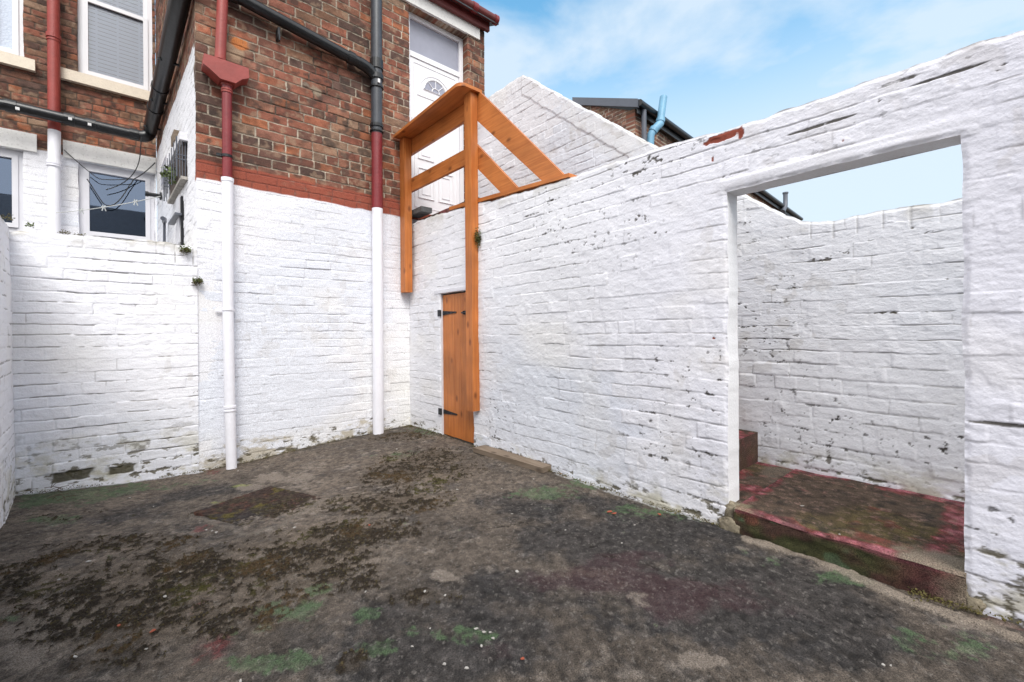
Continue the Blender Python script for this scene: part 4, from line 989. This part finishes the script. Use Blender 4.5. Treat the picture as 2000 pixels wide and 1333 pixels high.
# soil pipe: black, then deep red, then white to the ground
pt = onY(735, -60, YP); pm = onY(736, 262, YP); pn = onY(737, 408, YP); pbm = onY(739, 850, YP)
r_s = .057
soil = thing('soil_pipe', (pbm.x, YP, pbm.z), 'soil pipe nearest the corner, black then dark red then white, with sloping black branch', 'pipe')
tube('black_section', [pt, pm+Vector((0, 0, -.0))], r_s, M['grey_pipe'], soil)
tube('red_section', [pm, pn], r_s-.001, M['dark_red'], soil)
tube('white_section', [pn, pbm-Vector((0, 0, .06))], r_s-.002, M['white_pipe'], soil)
bm = bmesh.new()
for (py_a, h, rr_) in ((128, .10, .068), (152, .05, .070), (172, .016, .070), (247, .03, .068), (258, .012, .070)): collar(bm, onY(735.6, py_a, YP), rr_, h)
bobj('collar', bm, M['black'], soil, smooth=False)
bm = bmesh.new(); a = onY(736, 156, YP-.071); bm_box(bm, a.x+.012, a.x+.035, a.y-.002, a.y+.01, a.z-.02, a.z+.02); bobj('sticker', bm, M['label'], soil)
j = onY(735, 138, YP); q1 = onY(720, 133, YP); q2 = onY(452, -12, YP+.005); q3 = onY(420, -60, YP+.01)
tube('branch_pipe', [q3, q2, q2*.5+q1*.5, onY(700, 122, YP)], .052, M['black'], soil)
tube('elbow', arc(onY(700, 122, YP), onY(728, 136, YP), j-Vector((0, 0, .10)), 6), .056, M['black'], soil)
bm = bmesh.new()
for t in (.02, .93):
    p = q2*(1-t)+onY(700, 122, YP)*t; dd = (onY(700, 122, YP)-q2).normalized(); bm_tube(bm, [p-dd*.03, p+dd*.03], .061, 18)
bobj('collar', bm, M['black'], soil)
bm = bmesh.new(); p = onY(545, 62, YP); bm_box(bm, p.x-.01, p.x+.01, YP, D1, p.z-.05, p.z+.04); bm_box(bm, p.x-.006, p.x+.006, YP-.02, YP+.02, p.z-.085, p.z-.03); bobj('bracket', bm, M['iron'], soil)
# rainwater pipe with hopper
YQ = D1-.075
h0, h1 = onY(397, 106, YQ-.03), onY(484, 140, YQ-.03)
rw = thing('rainwater_pipe', tuple(onY(452, 925, YQ)), 'red rainwater pipe with a wide hopper head, painted white lower down', 'pipe')
tube('upper_pipe', [onY(437, -60, YQ+.005), onY(430, 118, YQ)], .040, M['red_pipe'], rw)
zt_h = (h0.z+h1.z)/2; xm = onY(443, 160, YQ).x
hp = [(h0.x, zt_h), (h1.x, zt_h), (h1.x+.004, zt_h-.085), (h1.x-.05, zt_h-.115), (xm+.055, zt_h-.165), (xm-.055, zt_h-.165), (h0.x+.04, zt_h-.112), (h0.x-.006, zt_h-.085)]
prism('hopper', [(x, D1-.145, z) for x, z in hp], (0, .135, 0), M['red_pipe'], rw, bevel=.008)
pc = onY(444, 347, YQ)
tube('red_pipe', [Vector((xm, YQ, zt_h-.15)), pc], .037, M['dark_red'], rw)
bm = bmesh.new(); 
for dzz in (.175, .215, .235): collar(bm, (xm, YQ, zt_h-dzz), .043, .014)
bobj('pipe_socket', bm, M['red_pipe'], rw)
bm = bmesh.new(); p = onY(443, 306, YQ); collar(bm, p, .042, .022); bm_box(bm, p.x-.075, p.x-.04, YQ-.01, YQ+.01, p.z-.012, p.z+.012); bm_box(bm, p.x-.01, p.x+.01, YQ, D1+.01, p.z-.01, p.z+.01); bobj('bracket', bm, M['iron'], rw, bevel=.002)
p1, p2, p3, p4 = onY(444.5, 352, YQ), onY(445.5, 605, YQ), onY(449, 795, YQ-.01), onY(452.5, 922, YQ-.02)
tube('white_pipe', [p1, p2, p3, p4], [.043, .041, .041, .040], M['white_pipe'], rw)
bm = bmesh.new()
for p, hh in ((p1, .03), (p2, .018), (p3, .018), (p3+Vector((0, 0, -.03)), .012)): collar(bm, p, .047, hh)
bobj('collar', bm, M['white_pipe'], rw, bevel=.003)
bm = bmesh.new(); bm_box(bm, p2.x-.085, p2.x+.06, D1-.02, D1-.012, p2.z-.016, p2.z+.012); bobj('bracket', bm, M['white_pipe'], rw)

def drips(name, c0_, r, m, parent, n, lmin, lmax, seed, up=1):
    rs_ = random.Random(seed); bm = bmesh.new()
    for k in range(n):                        # thin tongues of paint lapping over the other colour
        a = rs_.uniform(-2.9, .2); w_ = rs_.uniform(.08, .22); l = rs_.uniform(lmin, lmax)*up
        for i in range(4):
            ps_ = []
            for (f, t) in ((i/4, 0), ((i+1)/4, 0), ((i+1)/4, 1), (i/4, 1)):
                aa = a+(f-.5)*w_; ll = l*(1-abs(f-.5)*1.7)*t; ps_.append(Vector(c0_)+Vector((math.cos(aa)*(r+.0012), math.sin(aa)*(r+.0012), ll-.004*up)))
            bm.faces.new([bm.verts.new(p) for p in ps_])
    return bobj(name, bm, m, parent)
SPLIT.discard('paint_edge')
#drips('paint_edge', pn, r_s-.001, M['white_pipe'], soil, 9, .006, .035, 3)
# ================================================================== PIPES ON THE REAR RANGE
YT = YR-.12
rp = thing('rainwater_pipe', tuple(onY(104, 455, YT)), 'upright pipe on the rear house wall between the windows, red above and whitish below', 'pipe')
a0, a1, a2 = onY(104, -80, YT), onY(106, 256, YT), onY(106, 480, YT)
tube('red_pipe', [a0, a1], .056, M['red_pipe'], rp); tube('white_pipe', [a1, a2], .057, M['white_pipe'], rp)
bm = bmesh.new(); collar(bm, onY(104.5, 72, YT), .066, .05); collar(bm, onY(104.5, 80, YT), .062, .02); bobj('collar', bm, M['red_pipe'], rp)
bm = bmesh.new(); collar(bm, onY(106, 318, YT), .066, .04); collar(bm, onY(106, 325, YT), .072, .012); bobj('collar', bm, M['white_pipe'], rp)
YB = YR-.27
wp = thing('waste_pipe', tuple(onY(285, 266, YB)), 'black waste pipe crossing the rear wall and turning along the side wall', 'pipe')
b0, b1, b2, b3 = onY(-60, 195, YB), onY(20, 207, YB), onY(135, 234, YB), onY(272, 266, YB)
tube('rear_run', [b0, b1, b2, b3], .062, M['black'], wp)
Ns = Vector((-Us.y, Us.x, 0)); Ns = Us.cross(Vector((0, 0, 1)))
PS = B+Ns*.16
s0 = onY(293, 256, YB); s1 = onY(330, 100, 5.3); s2 = onY(355, -15, 4.55); s3 = s2+(s2-s1)*.3
tube('side_run', [s0, s1, s2, s3], .074, M['black'], wp)
tube('elbow', arc(b3, onY(290, 270, YB), s0, 8), .072, M['black'], wp)
bm = bmesh.new()
for p, d0 in ((onY(22, 208, YB), b2-b1), (onY(136, 234, YB), b2-b1), (onY(178, 244, YB), b2-b1), (onY(262, 263, YB), b3-b2)):
    d0 = d0.normalized(); bm_tube(bm, [p-d0*.045, p+d0*.045], .072, 16)
dd = (s1-s0).normalized()
for t in (.35, .62): 
    p = s0*(1-t)+s1*t; bm_tube(bm, [p-dd*.03, p+dd*.03], .082, 16)
bobj('collar', bm, M['black'], wp)
bm = bmesh.new()
for t in (.12, .5, .95):
    p = s0+(s1-s0)*t; bm_box(bm, -.08, .17, -.008, .008, -.012, .008, Matrix.Translation(p-Vector((0, 0, .05)))@Matrix.Rotation(math.atan2(-Ns.y, -Ns.x), 4, 'Z'))
bobj('pipe_bracket', bm, M['iron'], wp)
bm = bmesh.new()
for px, py in ((34, 212), (137, 232), (175, 243)):
    p = onY(px, py, YB-.073); bm_box(bm, p.x-.016, p.x+.016, p.y-.004, p.y+.01, p.z-.016, p.z+.014)
bobj('sticker', bm, M['label'], wp)

# ---- fittings on the side wall
def sw_pt(px, py, off=0): return onP(px, py, B+Ns*off, Ns)
sm = Matrix(((Us.x, Ns.x, 0, 0), (Us.y, Ns.y, 0, 0), (0, 0, 1, 0), (0, 0, 0, 1)))
def sbox(bm, pxa, pya, pxb, pyb, d0, d1):
    a = sw_pt(pxa, pya); b = sw_pt(pxb, pyb)
    ua = (a-B).dot(Us); ub = (b-B).dot(Us)
    bm_box(bm, min(ua, ub), max(ua, ub), d0, d1, min(a.z, b.z), max(a.z, b.z), Matrix.Translation(B)@sm)
cage = thing('wire_window_cage', tuple(sw_pt(350, 350)), 'rusty wire cage with a fern growing in it, fixed high on the white side wall', 'cage')
ca = sw_pt(338, 340); cb = sw_pt(366, 345); uA = (ca-B).dot(Us); uB = (cb-B).dot(Us); zA_, zB_ = sw_pt(350, 374).z, sw_pt(350, 307).z
T = Matrix.Translation(B)@sm
bm = bmesh.new(); bm_box(bm, uA-.05, uB+.04, 0, .06, zB_-.02, zB_+.05, T); bobj('concrete_hood', bm, M['plaster'], cage, bevel=.006)
bm = bmesh.new(); bm_box(bm, uA-.01, uB+.02, 0, .05, zA_-.03, zA_-.004, T); bobj('shelf', bm, M['rubble0'], cage, bevel=.006)
bm = bmesh.new()
for k in range(7):
    uu_ = uA+(uB-uA)*k/6; bm_tube(bm, [T@Vector((uu_, .08, zA_-.01)), T@Vector((uu_, .08, zB_+.01))], .004, 6)
for k in range(4):
    dd_ = .015+k*.02; bm_tube(bm, [T@Vector((uA, dd_, zA_-.01)), T@Vector((uA, dd_, zB_+.01))], .004, 6); bm_tube(bm, [T@Vector((uB, dd_, zA_-.01)), T@Vector((uB, dd_, zB_+.01))], .004, 6)
for z in (zA_+.15, zB_-.15): bm_tube(bm, [T@Vector((uA, .01, z)), T@Vector((uA, .08, z)), T@Vector((uB, .08, z)), T@Vector((uB, .01, z))], .006, 6)
bobj('wire_grille', bm, M['flash'], cage)
bm = bmesh.new(); bm_box(bm, uA+.01, uB-.01, .006, .03, zA_+.01, zB_-.01, T); bobj('dark_opening', bm, M['wire'], cage)
def leaves(name, c, r, n, size, m, parent=None, seed=1, origin=None, flat=.6, ax=None):
    rs = random.Random(seed); bm = bmesh.new()
    for k in range(n):
        d = Vector((rs.gauss(0, 1), rs.gauss(0, 1), rs.gauss(0, 1)*flat)); d.normalize(); p = Vector(c)+d*r*rs.random()**.45
        if ax is not None: p = Vector(c)+Vector((d.x*ax[0], d.y*ax[1], d.z*ax[2]))*rs.random()**.4
        a = Vector((rs.uniform(-1, 1), rs.uniform(-1, 1), rs.uniform(-.3, 1))).normalized(); b = a.cross(Vector((rs.uniform(-1, 1), rs.uniform(-1, 1), rs.uniform(-1, 1)))).normalized()
        s = size*rs.uniform(.5, 1.2); v = [bm.verts.new(x) for x in (p, p+a*s*.5+b*s*.25, p+a*s, p+a*s*.5-b*s*.25)]; bm.faces.new(v)
    me = bpy.data.meshes.new(name); bm.to_mesh(me); bm.free(); return link(name, me, m, parent, origin=origin)
leaves('fern', T@Vector(((uA+uB)/2+.06, .06, zA_+.12)), .10, 140, .05, M['leaf'], cage, 3)
sv = thing('side_window', tuple(sw_pt(328, 400)), 'narrow grey framed window beside the wire cage on the white side wall', 'window')
bm = bmesh.new(); sbox(bm, 320, 372, 332, 302, -.02, .03); bobj('frame', bm, M['upvc2'], sv, bevel=.006)
bm = bmesh.new(); sbox(bm, 322, 366, 330, 308, .0305, .034); bobj('pane', bm, M['frosted'], sv)
vt = thing('vent_pipe', tuple(sw_pt(312, 385)), 'short black overflow pipe sticking out of the white side wall', 'pipe')
p = sw_pt(316, 384); tube('pipe', [p, p+Ns*.16], .024, M['black'], vt, seg=14); tube('flange', [p+Ns*.002, p+Ns*.02], .05, M['black'], vt, seg=14)
tube('tip', [p+Ns*.13, p+Ns*.16], .032, M['black'], vt, seg=14)
sd2 = thing('side_door_frame', tuple(sw_pt(354, 470)), 'slim grey frame edge with a latch low on the white side wall', 'door')
bm = bmesh.new(); sbox(bm, 352, 480, 357, 382, 0, .03); bobj('frame', bm, M['upvc2'], sd2)
bm = bmesh.new(); sbox(bm, 345, 438, 360, 421, .02, .07); bobj('latch', bm, M['flash'], sd2, bevel=.005)
bm = bmesh.new(); sbox(bm, 357.5, 480, 359, 384, .002, .02); bobj('dark_gap', bm, M['room'], sd2)
sp_ = thing('drain_pipe', tuple(sw_pt(320, 470)), 'thin grey waste pipe with an elbow low on the white side wall', 'pipe')
tube('pipe', [sw_pt(321, 480, .03), sw_pt(321, 430, .03)], .014, M['flash'], sp_, seg=10); tube('elbow', [sw_pt(321, 434, .03), sw_pt(321, 428, .05), sw_pt(318, 427, .10)], .022, M['flash'], sp_, seg=10)
bt = box('wall_bracket', 0, .01, 0, .01, 0, .01, M['stone']) if False else None
bm = bmesh.new(); sbox(bm, 346, 290, 352, 256, 0, .05); o = bobj('timber_batten', bm, M['plank'], origin=sw_pt(349, 290)); tag(o, 'short grey batten fixed upright above the wire cage', 'batten')

# cables
def sag(p0, p1, s, n=16): 
    return [p0*(1-t)+p1*t+Vector((0, 0, -s*4*t*(1-t))) for t in [k/n for k in range(n+1)]]
c1_ = tube('cable', sag(onY(276, 268, YB-.08), onY(208, 373, YR-.05), .0)[:1]+arc(onY(274, 300, YB-.07), onY(270, 355, YR-.1), onY(207, 371, YR-.04), 12), .006, M['cable'], seg=6, origin=onY(276, 268, YB))
tag(c1_, 'thin black cable dropping from the pipe elbow and curling across the lower window', 'cable')
c2_ = tube('cable', sag(onY(303, 318, YR-.10), onY(262, 350, YR-.05), .02)+arc(onY(258, 352, YR-.05), onY(225, 420, YR-.05), onY(200, 396, YR-.05), 10)[1:]+[onY(170, 350, YR-.05)], .006, M['cable'], seg=6, origin=onY(303, 318, YR-.1))
tag(c2_, 'thin black cable looping low across the window from the side wall corner', 'cable')
c3_ = tube('cable', arc(onY(125, 293, YR-.04), onY(165, 330, YR-.04), onY(190, 348, YR-.03), 8)+arc(onY(195, 350, YR-.03), onY(215, 353, YR-.03), onY(258, 350, YR-.03), 8), .005, M['cable'], seg=6, origin=onY(125, 293, YR-.04))
tag(c3_, 'thin black cable running from beside the white pipe to the window top', 'cable')
l0 = sw_pt(313, 384, .17); l1 = onY(110, 416, 6.4)
wl_ = tube('washing_line', sag(l0, l1, .02), .0035, M['line'], seg=6, origin=l0); tag(wl_, 'thin pale washing line stretched in front of the lower window', 'washing line')
for k, t in enumerate((.22, .52, .74)):
    p = l0*(1-t)+l1*t+Vector((0, 0, -.02*4*t*(1-t)))
    bm = bmesh.new()
    for s in (-1, 1): bm_tube(bm, [p+Vector((s*.014, 0, -.035)), p+Vector((s*.004, 0, 0)), p+Vector((s*.009, 0, .02))], .005, 6)
    bm_tube(bm, [p+Vector((-.02, 0, .0)), p+Vector((.02, 0, .008))], .004, 6)
    pg = bobj('clothes_peg', bm, M['peg'], origin=p)
    tag(pg, ('clear clothes peg on the washing line nearest the side wall', 'middle clothes peg of the three on the washing line', 'clothes peg farthest from the side wall on the washing line')[k], 'clothes peg', 'pegs on the washing line')

# ================================================================== NEIGHBOUR HOUSES BEYOND THE STAIR WALL
nb_ = thing('neighbour_house', (9, 6, 0), 'dark roofed brick house beyond the stair wall with a grey verge and black gutter', 'house')
ze = 4.5+HC; tE = onZ(1240, 207, ze); XN, YN = tE.x, tE.y
tF = onZ(1556, 428, ze)
ang = math.atan2(tF.y-YN, tF.x-XN); UN = Vector((math.cos(ang), math.sin(ang), 0))
LN = (tF-tE).length-.2; LN = Vector((tF.x-XN, tF.y-YN)).length
nw = wall('wall', (XN, YN, 0), UN, LN, ze-.05, red_style(90, lum=1.0), M['red_wall'], nb_, du=.04, dz=.02, thick=.2, z0=2.2)
vg = onX(1128, 196, XN); Wn = vg.y-YN
wall('gable_wall', (XN, vg.y, 0), (0, -1, 0), Wn, vg.z-.1, red_style(91, lum=1.25), M['red_wall'], nb_, du=.02, dz=.014, thick=.2, z0=2.2,
     top=lambda u: (vg.z-.08)+(ze-.06-vg.z+.04)*u/Wn, split=2.5)
nrm = Vector((-UN.y, UN.x, 0))
bm = bmesh.new(); e0 = Vector((XN-.10, YN, ze+.03))-nrm*.12; r0 = Vector((XN-.10, vg.y, vg.z+.03))
bm_prism(bm, [e0, e0+UN*(LN+.3), Vector((XN-.1, vg.y, vg.z+.03))+UN*(LN+.3), r0], (0, 0, -.06)); bobj('roof', bm, M['slate'], nb_)
bm = bmesh.new(); bm_prism(bm, [Vector((XN-.12, YN-.14, ze-.12)), Vector((XN-.12, vg.y+.05, vg.z-.12)), Vector((XN-.12, vg.y+.05, vg.z+.045)), Vector((XN-.12, YN-.14, ze+.045))], (.05, 0, 0)); bobj('verge_board', bm, M['flash'], nb_, bevel=.006)
gd = -nrm*.16
tube('gutter', [Vector((XN-.10, YN, ze-.03))+gd, Vector((XN-.10, YN, ze-.03))+gd+UN*(LN+.15)], .065, M['black'], nb_, seg=14)
bm = bmesh.new(); bm_prism(bm, [Vector((XN-.06, YN, ze-.20))-nrm*.08, Vector((XN-.06, YN, ze-.20))-nrm*.08+UN*LN, Vector((XN-.06, YN, ze+.01))-nrm*.08+UN*LN, Vector((XN-.06, YN, ze+.01))-nrm*.08], -nrm*.025); bobj('fascia', bm, M['black'], nb_)
dp = Vector((XN+.12, YN, 0))-nrm*.12
tube('downpipe', [dp+Vector((0, 0, ze-.06)), dp+Vector((0, 0, 2.2))], .05, M['flash'], nb_, seg=12)
# blue flue
def onN(px, py, off): return onP(px, py, Vector((XN, YN, 0))-nrm*off, nrm)
fl1 = [onN(1296, 190, .30), onN(1290, 236, .28), onN(1289, 242, .28), onN(1277, 254, .22), onN(1271, 264, .18), onN(1269, 300, .16)]
bf = thing('blue_flue_pipe', tuple(fl1[-1]), 'pale blue kinked flue pipe rising past the black gutter of the neighbouring house', 'pipe')
tube('pipe', fl1, [.075, .075, .08, .08, .075, .075], M['blue'], bf, seg=16)
bm = bmesh.new()
for i in (1, 3): dd = (fl1[i+1]-fl1[i]).normalized(); bm_tube(bm, [fl1[i]-dd*.03, fl1[i]+dd*.05], .09, 16)
bobj('collar', bm, M['blue'], bf)
v1 = [onN(1534, 379, .2), onN(1534, 402, .2), onN(1529, 414, .2)]
bf2 = thing('vent_pipe', tuple(v1[-1]), 'small dark vent pipe standing above the far gutter seen through the gateway', 'pipe')
tube('pipe', v1, .075, M['flash'], bf2, seg=12); tube('cap', [v1[0], v1[0]+Vector((0, 0, .05))], .095, M['flash'], bf2, seg=12)

# terrace across the back lane (behind the camera; seen only as a reflection in the window panes)
lh = thing('lane_house', (-5, -9, 0), 'dark slate roofed terrace across the back lane', 'house')
box('wall', -16, 14, -14, -9, -.2, 4.6, M['stone'], lh, bevel=0)
prism('roof', [(-16.3, -8.8, 4.6), (-16.3, -11.5, 6.9), (-16.3, -14.2, 4.6)], (30.6, 0, 0), M['slate'], lh, bevel=0)

# ================================================================== SMALL THINGS ON WALLS AND FLOOR
for (px, py, r, lab) in ((362, 490, .05, 'small green plant rooted just under the top of the low white wall'), (386, 551, .045, 'small round moss tuft on the joint between low wall and house')):
    p = onY(px, py, D1-.03); t = thing('wall_plant', tuple(p), lab, 'plant', 'tufts growing on the low wall')
    leaves('foliage', p, r*.8, 200, .017, M['leafd'], t, int(px)); leaves('leaf_tips', p+Vector((0, -.01, .01)), r*.8, 110, .018, M['leaf'], t, int(px)+1)
p = onX(933, 465, 2.25)+Vector((0, -.115, 0)); t = thing('wall_plant', tuple(p), 'dry hanging creeper clinging beside the long orange post', 'plant')
p = Vector((2.285, 3.115, onX(934, 465, 2.28).z))
leaves('foliage', p, .05, 240, .018, M['leafd'], t, 9, ax=(.028, .028, .10)); leaves('leaf_tips', p, .05, 140, .018, M['leaf'], t, 12, ax=(.03, .03, .10))
for i, (px, py, r, n, lab) in enumerate(((155, 461, .035, 90, 'rust coloured moss cushion on top of the low white wall'), (125, 455, .03, 70, 'dry moss wisps on top of the low white wall near the white pipe'), (60, 441, .022, 40, 'small green seedling on top of the low white wall'), (8, 425, .05, 90, 'golden moss on the corner where the two left walls meet'))):
    p = onY(px, py, D1+.05); t = thing('wall_plant', tuple(p), lab, 'plant'); leaves('foliage', p, r, n, .018 if i == 2 else .014, M['leaf'] if i == 2 else M['leafd'], t, 20+i, flat=.35)
# fallen twigs by the corner
rs = random.Random(5); bm = bmesh.new()
for k in range(26):
    c_ = onZ(rs.uniform(60, 130), rs.uniform(955, 985), -.04) if k < 14 else onZ(rs.uniform(790, 850), rs.uniform(838, 850), 0)
    a = rs.uniform(0, 6.28); l = rs.uniform(.03, .10); p = Vector(c_)+Vector((0, -.02, .012))
    e = p+Vector((math.cos(a)*l, math.sin(a)*l, rs.uniform(0, .03))); bm_tube(bm, [p, (p+e)/2+Vector((0, 0, .01)), e], .002, 5)
tw = bobj('twigs', bm, M['dead']); tag(tw, 'loose dead twigs and stems lying in the wall corners', 'twigs', kind='stuff')
# mossy litter at the wall foot
rs = random.Random(8); bm = bmesh.new()
def scrap(p, s):
    a = Vector((rs.uniform(-1, 1), rs.uniform(-1, 1), rs.uniform(-.2, .9))).normalized(); b = a.cross(Vector((rs.uniform(-1, 1), rs.uniform(-1, 1), 1))).normalized()
    v = [bm.verts.new(x) for x in (p, p+a*s*.6+b*s*.4, p+a*s, p+a*s*.4-b*s*.4)]; bm.faces.new(v)
for k in range(5200):
    if k < 1500: x = rs.uniform(-.6, D2-.02); y = D1-.015-abs(rs.gauss(0, .022)); 
    elif k < 3600: y = rs.uniform(g1, D1); x = D2-.012-abs(rs.gauss(0, .016))
    elif k < 4300: x, y = D2-abs(rs.gauss(0, .06)), D1-abs(rs.gauss(0, .08))
    else: y = rs.uniform(-.3, g0+.15); x = D2-.02-abs(rs.gauss(0, .03))
    if k < 4300 and c0-.02 < y < c1+.02 and x > D2-.06: continue
    if vnoise(x*4, y*4, 44) < -.15: continue
    z = float(floor_z(np.array(x), np.array(y)))
    scrap(Vector((x, y, z+rs.uniform(0, .018))), rs.uniform(.004, .012))
tw = bobj('moss_litter', bm, M['leafd']); tag(tw, 'crumbs of moss and soil gathered along the foot of the walls', 'moss', kind='stuff')

rs = random.Random(18); bm = bmesh.new(); nr_ = np.random.RandomState(4)
sel = np.argwhere((mo > .6) & (gx > -.62)); sel = sel[nr_.choice(len(sel), min(12000, len(sel)), replace=False)]
for i_, j_ in sel: scrap(Vector((gx[i_, j_], gy[i_, j_], Z[i_, j_]-.001)), rs.uniform(.004, .012))
tw = bobj('moss_tufts', bm, M['mossf']); tag(tw, 'dark brown moss growing in drifts over the concrete floor', 'moss', kind='stuff')
# flakes of paint
fk = [(403, 1037), (415, 1039), (422, 1043), (575, 1037), (300, 978), (352, 1127), (465, 905), (775, 882), (1042, 947), (980, 965), (893, 965), (1105, 1048), (1215, 1075), (1010, 1130), (930, 1245), (945, 1252), (957, 1253), (963, 1265), (940, 1280), (840, 1245), (805, 1281), (868, 1317), (912, 1325), (285, 1285), (147, 1300), (322, 1178), (115, 1140), (172, 1102), (1725, 1320), (1740, 1322), (830, 1170), (715, 1170), (1490, 1055), (1240, 1040), (470, 1350), (1000, 1015), (870, 1178), (1640, 1046), (253, 958), (1567, 990)]
def flake(name, m, seed, s=.011):
    rs = random.Random(seed); n = 6; pts = [(s*rs.uniform(.5, 1.2)*math.cos(2*math.pi*k/n), s*rs.uniform(.35, 1.0)*math.sin(2*math.pi*k/n), .002+.003*rs.random()) for k in range(n)]
    bm = bmesh.new(); bm_prism(bm, pts, (0, 0, .0025)); bmesh.ops.recalc_face_normals(bm, faces=bm.faces); me = bpy.data.meshes.new(name); bm.to_mesh(me); bm.free(); me.materials.append(m); return me
mes = [flake('paint_flake', M['flake'], s) for s in range(5)]
src = bpy.data.objects.new('paint_flake', mes[0])
for i, (px, py) in enumerate(fk):
    if 1440 < px < 1880 and 910 < py < 1050 and px > 1500: p = onZ(px, py, SZ+.003)
    else: p = onZ(px, py, -.02); p.z = float(floor_z(np.array(p.x), np.array(p.y)))+.006
    if p.x > D2-.02 and p.z < .1: continue
    o = src.copy(); o.data = mes[i % 5]; o.location = p; o.rotation_euler = (random.uniform(-.2, .2), random.uniform(-.2, .2), random.uniform(0, 6))
    k = random.uniform(.45, .95); o.scale = (k, k, 1); C.objects.link(o)
    tag(o, 'small white flake of fallen paint lying on the mossy concrete floor', 'paint flake', 'white paint flakes scattered on the floor')
mes = [flake('brick_chip', M['flaker'], s+20, .015) for s in range(3)]
src2 = bpy.data.objects.new('brick_chip', mes[0])
for i, (px, py) in enumerate([(1200, 1014), (1288, 1016), (1192, 1010), (298, 1243), (232, 1232), (1095, 934), (722, 1032), (1020, 1300)]):
    p = onZ(px, py, -.01); p.z = float(floor_z(np.array(p.x), np.array(p.y)))+.007
    o = src2.copy(); o.data = mes[i % 3]; o.location = p; o.rotation_euler = (0, 0, i*1.3); o.scale = (1.2, 1, 1) if i < 3 else (.7, .6, 1); C.objects.link(o)
    tag(o, 'small orange red chip of brick lying on the concrete floor', 'brick chip', 'orange brick chips on the floor')

# inspection cover set in the floor
def col_cover(part, a, b):
    n = fbm(a*6, b*6, 401, 4); n2_ = fbm(a*25, b*25, 402, 3)
    c = np.ones(a.shape+(3,))*np.array([.042, .026, .020]); c = mixc(c, [.095, .038, .026], sst(-.1, .7, n2_+.3*n)*.6)
    c = mixc(c, [.03, .03, .032], sst(.1, .6, n)*.6)
    if part == 'top':
        c = mixc(c, [.085, .07, .012], sst(.25, .6, .8*sst(-.1, .4, a-mcx)*sst(-.2, .3, b-mcy)+.5*n+.3*n2_)*.8); c = mixc(c, [.05, .038, .022], sst(.15, .5, fbm(a*12, b*12, 405, 4))*.7); c = c*np.clip(1+.5*fbm(a*60, b*60, 406, 2), .4, 2)[..., None]
    return c
mq = [onZ(x, y, -.085) for x, y in ((385, 1012), (545, 963), (612, 992), (478, 1062))]
mcx = sum(p.x for p in mq)/4; mcy = sum(p.y for p in mq)/4
ex = (mq[1]-mq[0]+mq[2]-mq[3]).normalized(); Lx = ((mq[1]-mq[0]).length+(mq[2]-mq[3]).length)/2; Ly = ((mq[3]-mq[0]).length+(mq[2]-mq[1]).length)/2
an = math.atan2(ex.y, ex.x); nres = 120
gu, gv = np.meshgrid(np.linspace(-Lx/2, Lx/2, nres), np.linspace(-Ly/2, Ly/2, nres), indexing='ij')
cxw = mcx+gu*math.cos(an)-gv*math.sin(an); cyw = mcy+gu*math.sin(an)+gv*math.cos(an)
tread = .0022*np.sign(np.sin(gu*130))*np.sign(np.sin(gv*130))
zz = float(floor_z(np.array(mcx), np.array(mcy)))+.010+tread*.5+.002*fbm(cxw*20, cyw*20, 404, 3)
Vc = np.stack([cxw, cyw, zz], -1)
idx = np.arange(nres*nres).reshape(nres, nres); q = np.stack([idx[:-1, :-1], idx[1:, :-1], idx[1:, 1:], idx[:-1, 1:]], -1).reshape(-1, 4)
Vc[0, :, 2] -= .03; Vc[-1, :, 2] -= .03; Vc[:, 0, 2] -= .03; Vc[:, -1, 2] -= .03
o = link('inspection_cover', np_mesh('inspection_cover', Vc.reshape(-1, 3), q, None, np.clip(col_cover('top', cxw, cyw), .005, 1).reshape(-1, 3)), M['floor'], origin=(mcx, mcy, 0))
tag(o, 'rusty square drain inspection cover set flush in the yard floor', 'drain cover')
for o_ in (src, src2): bpy.data.objects.remove(o_)
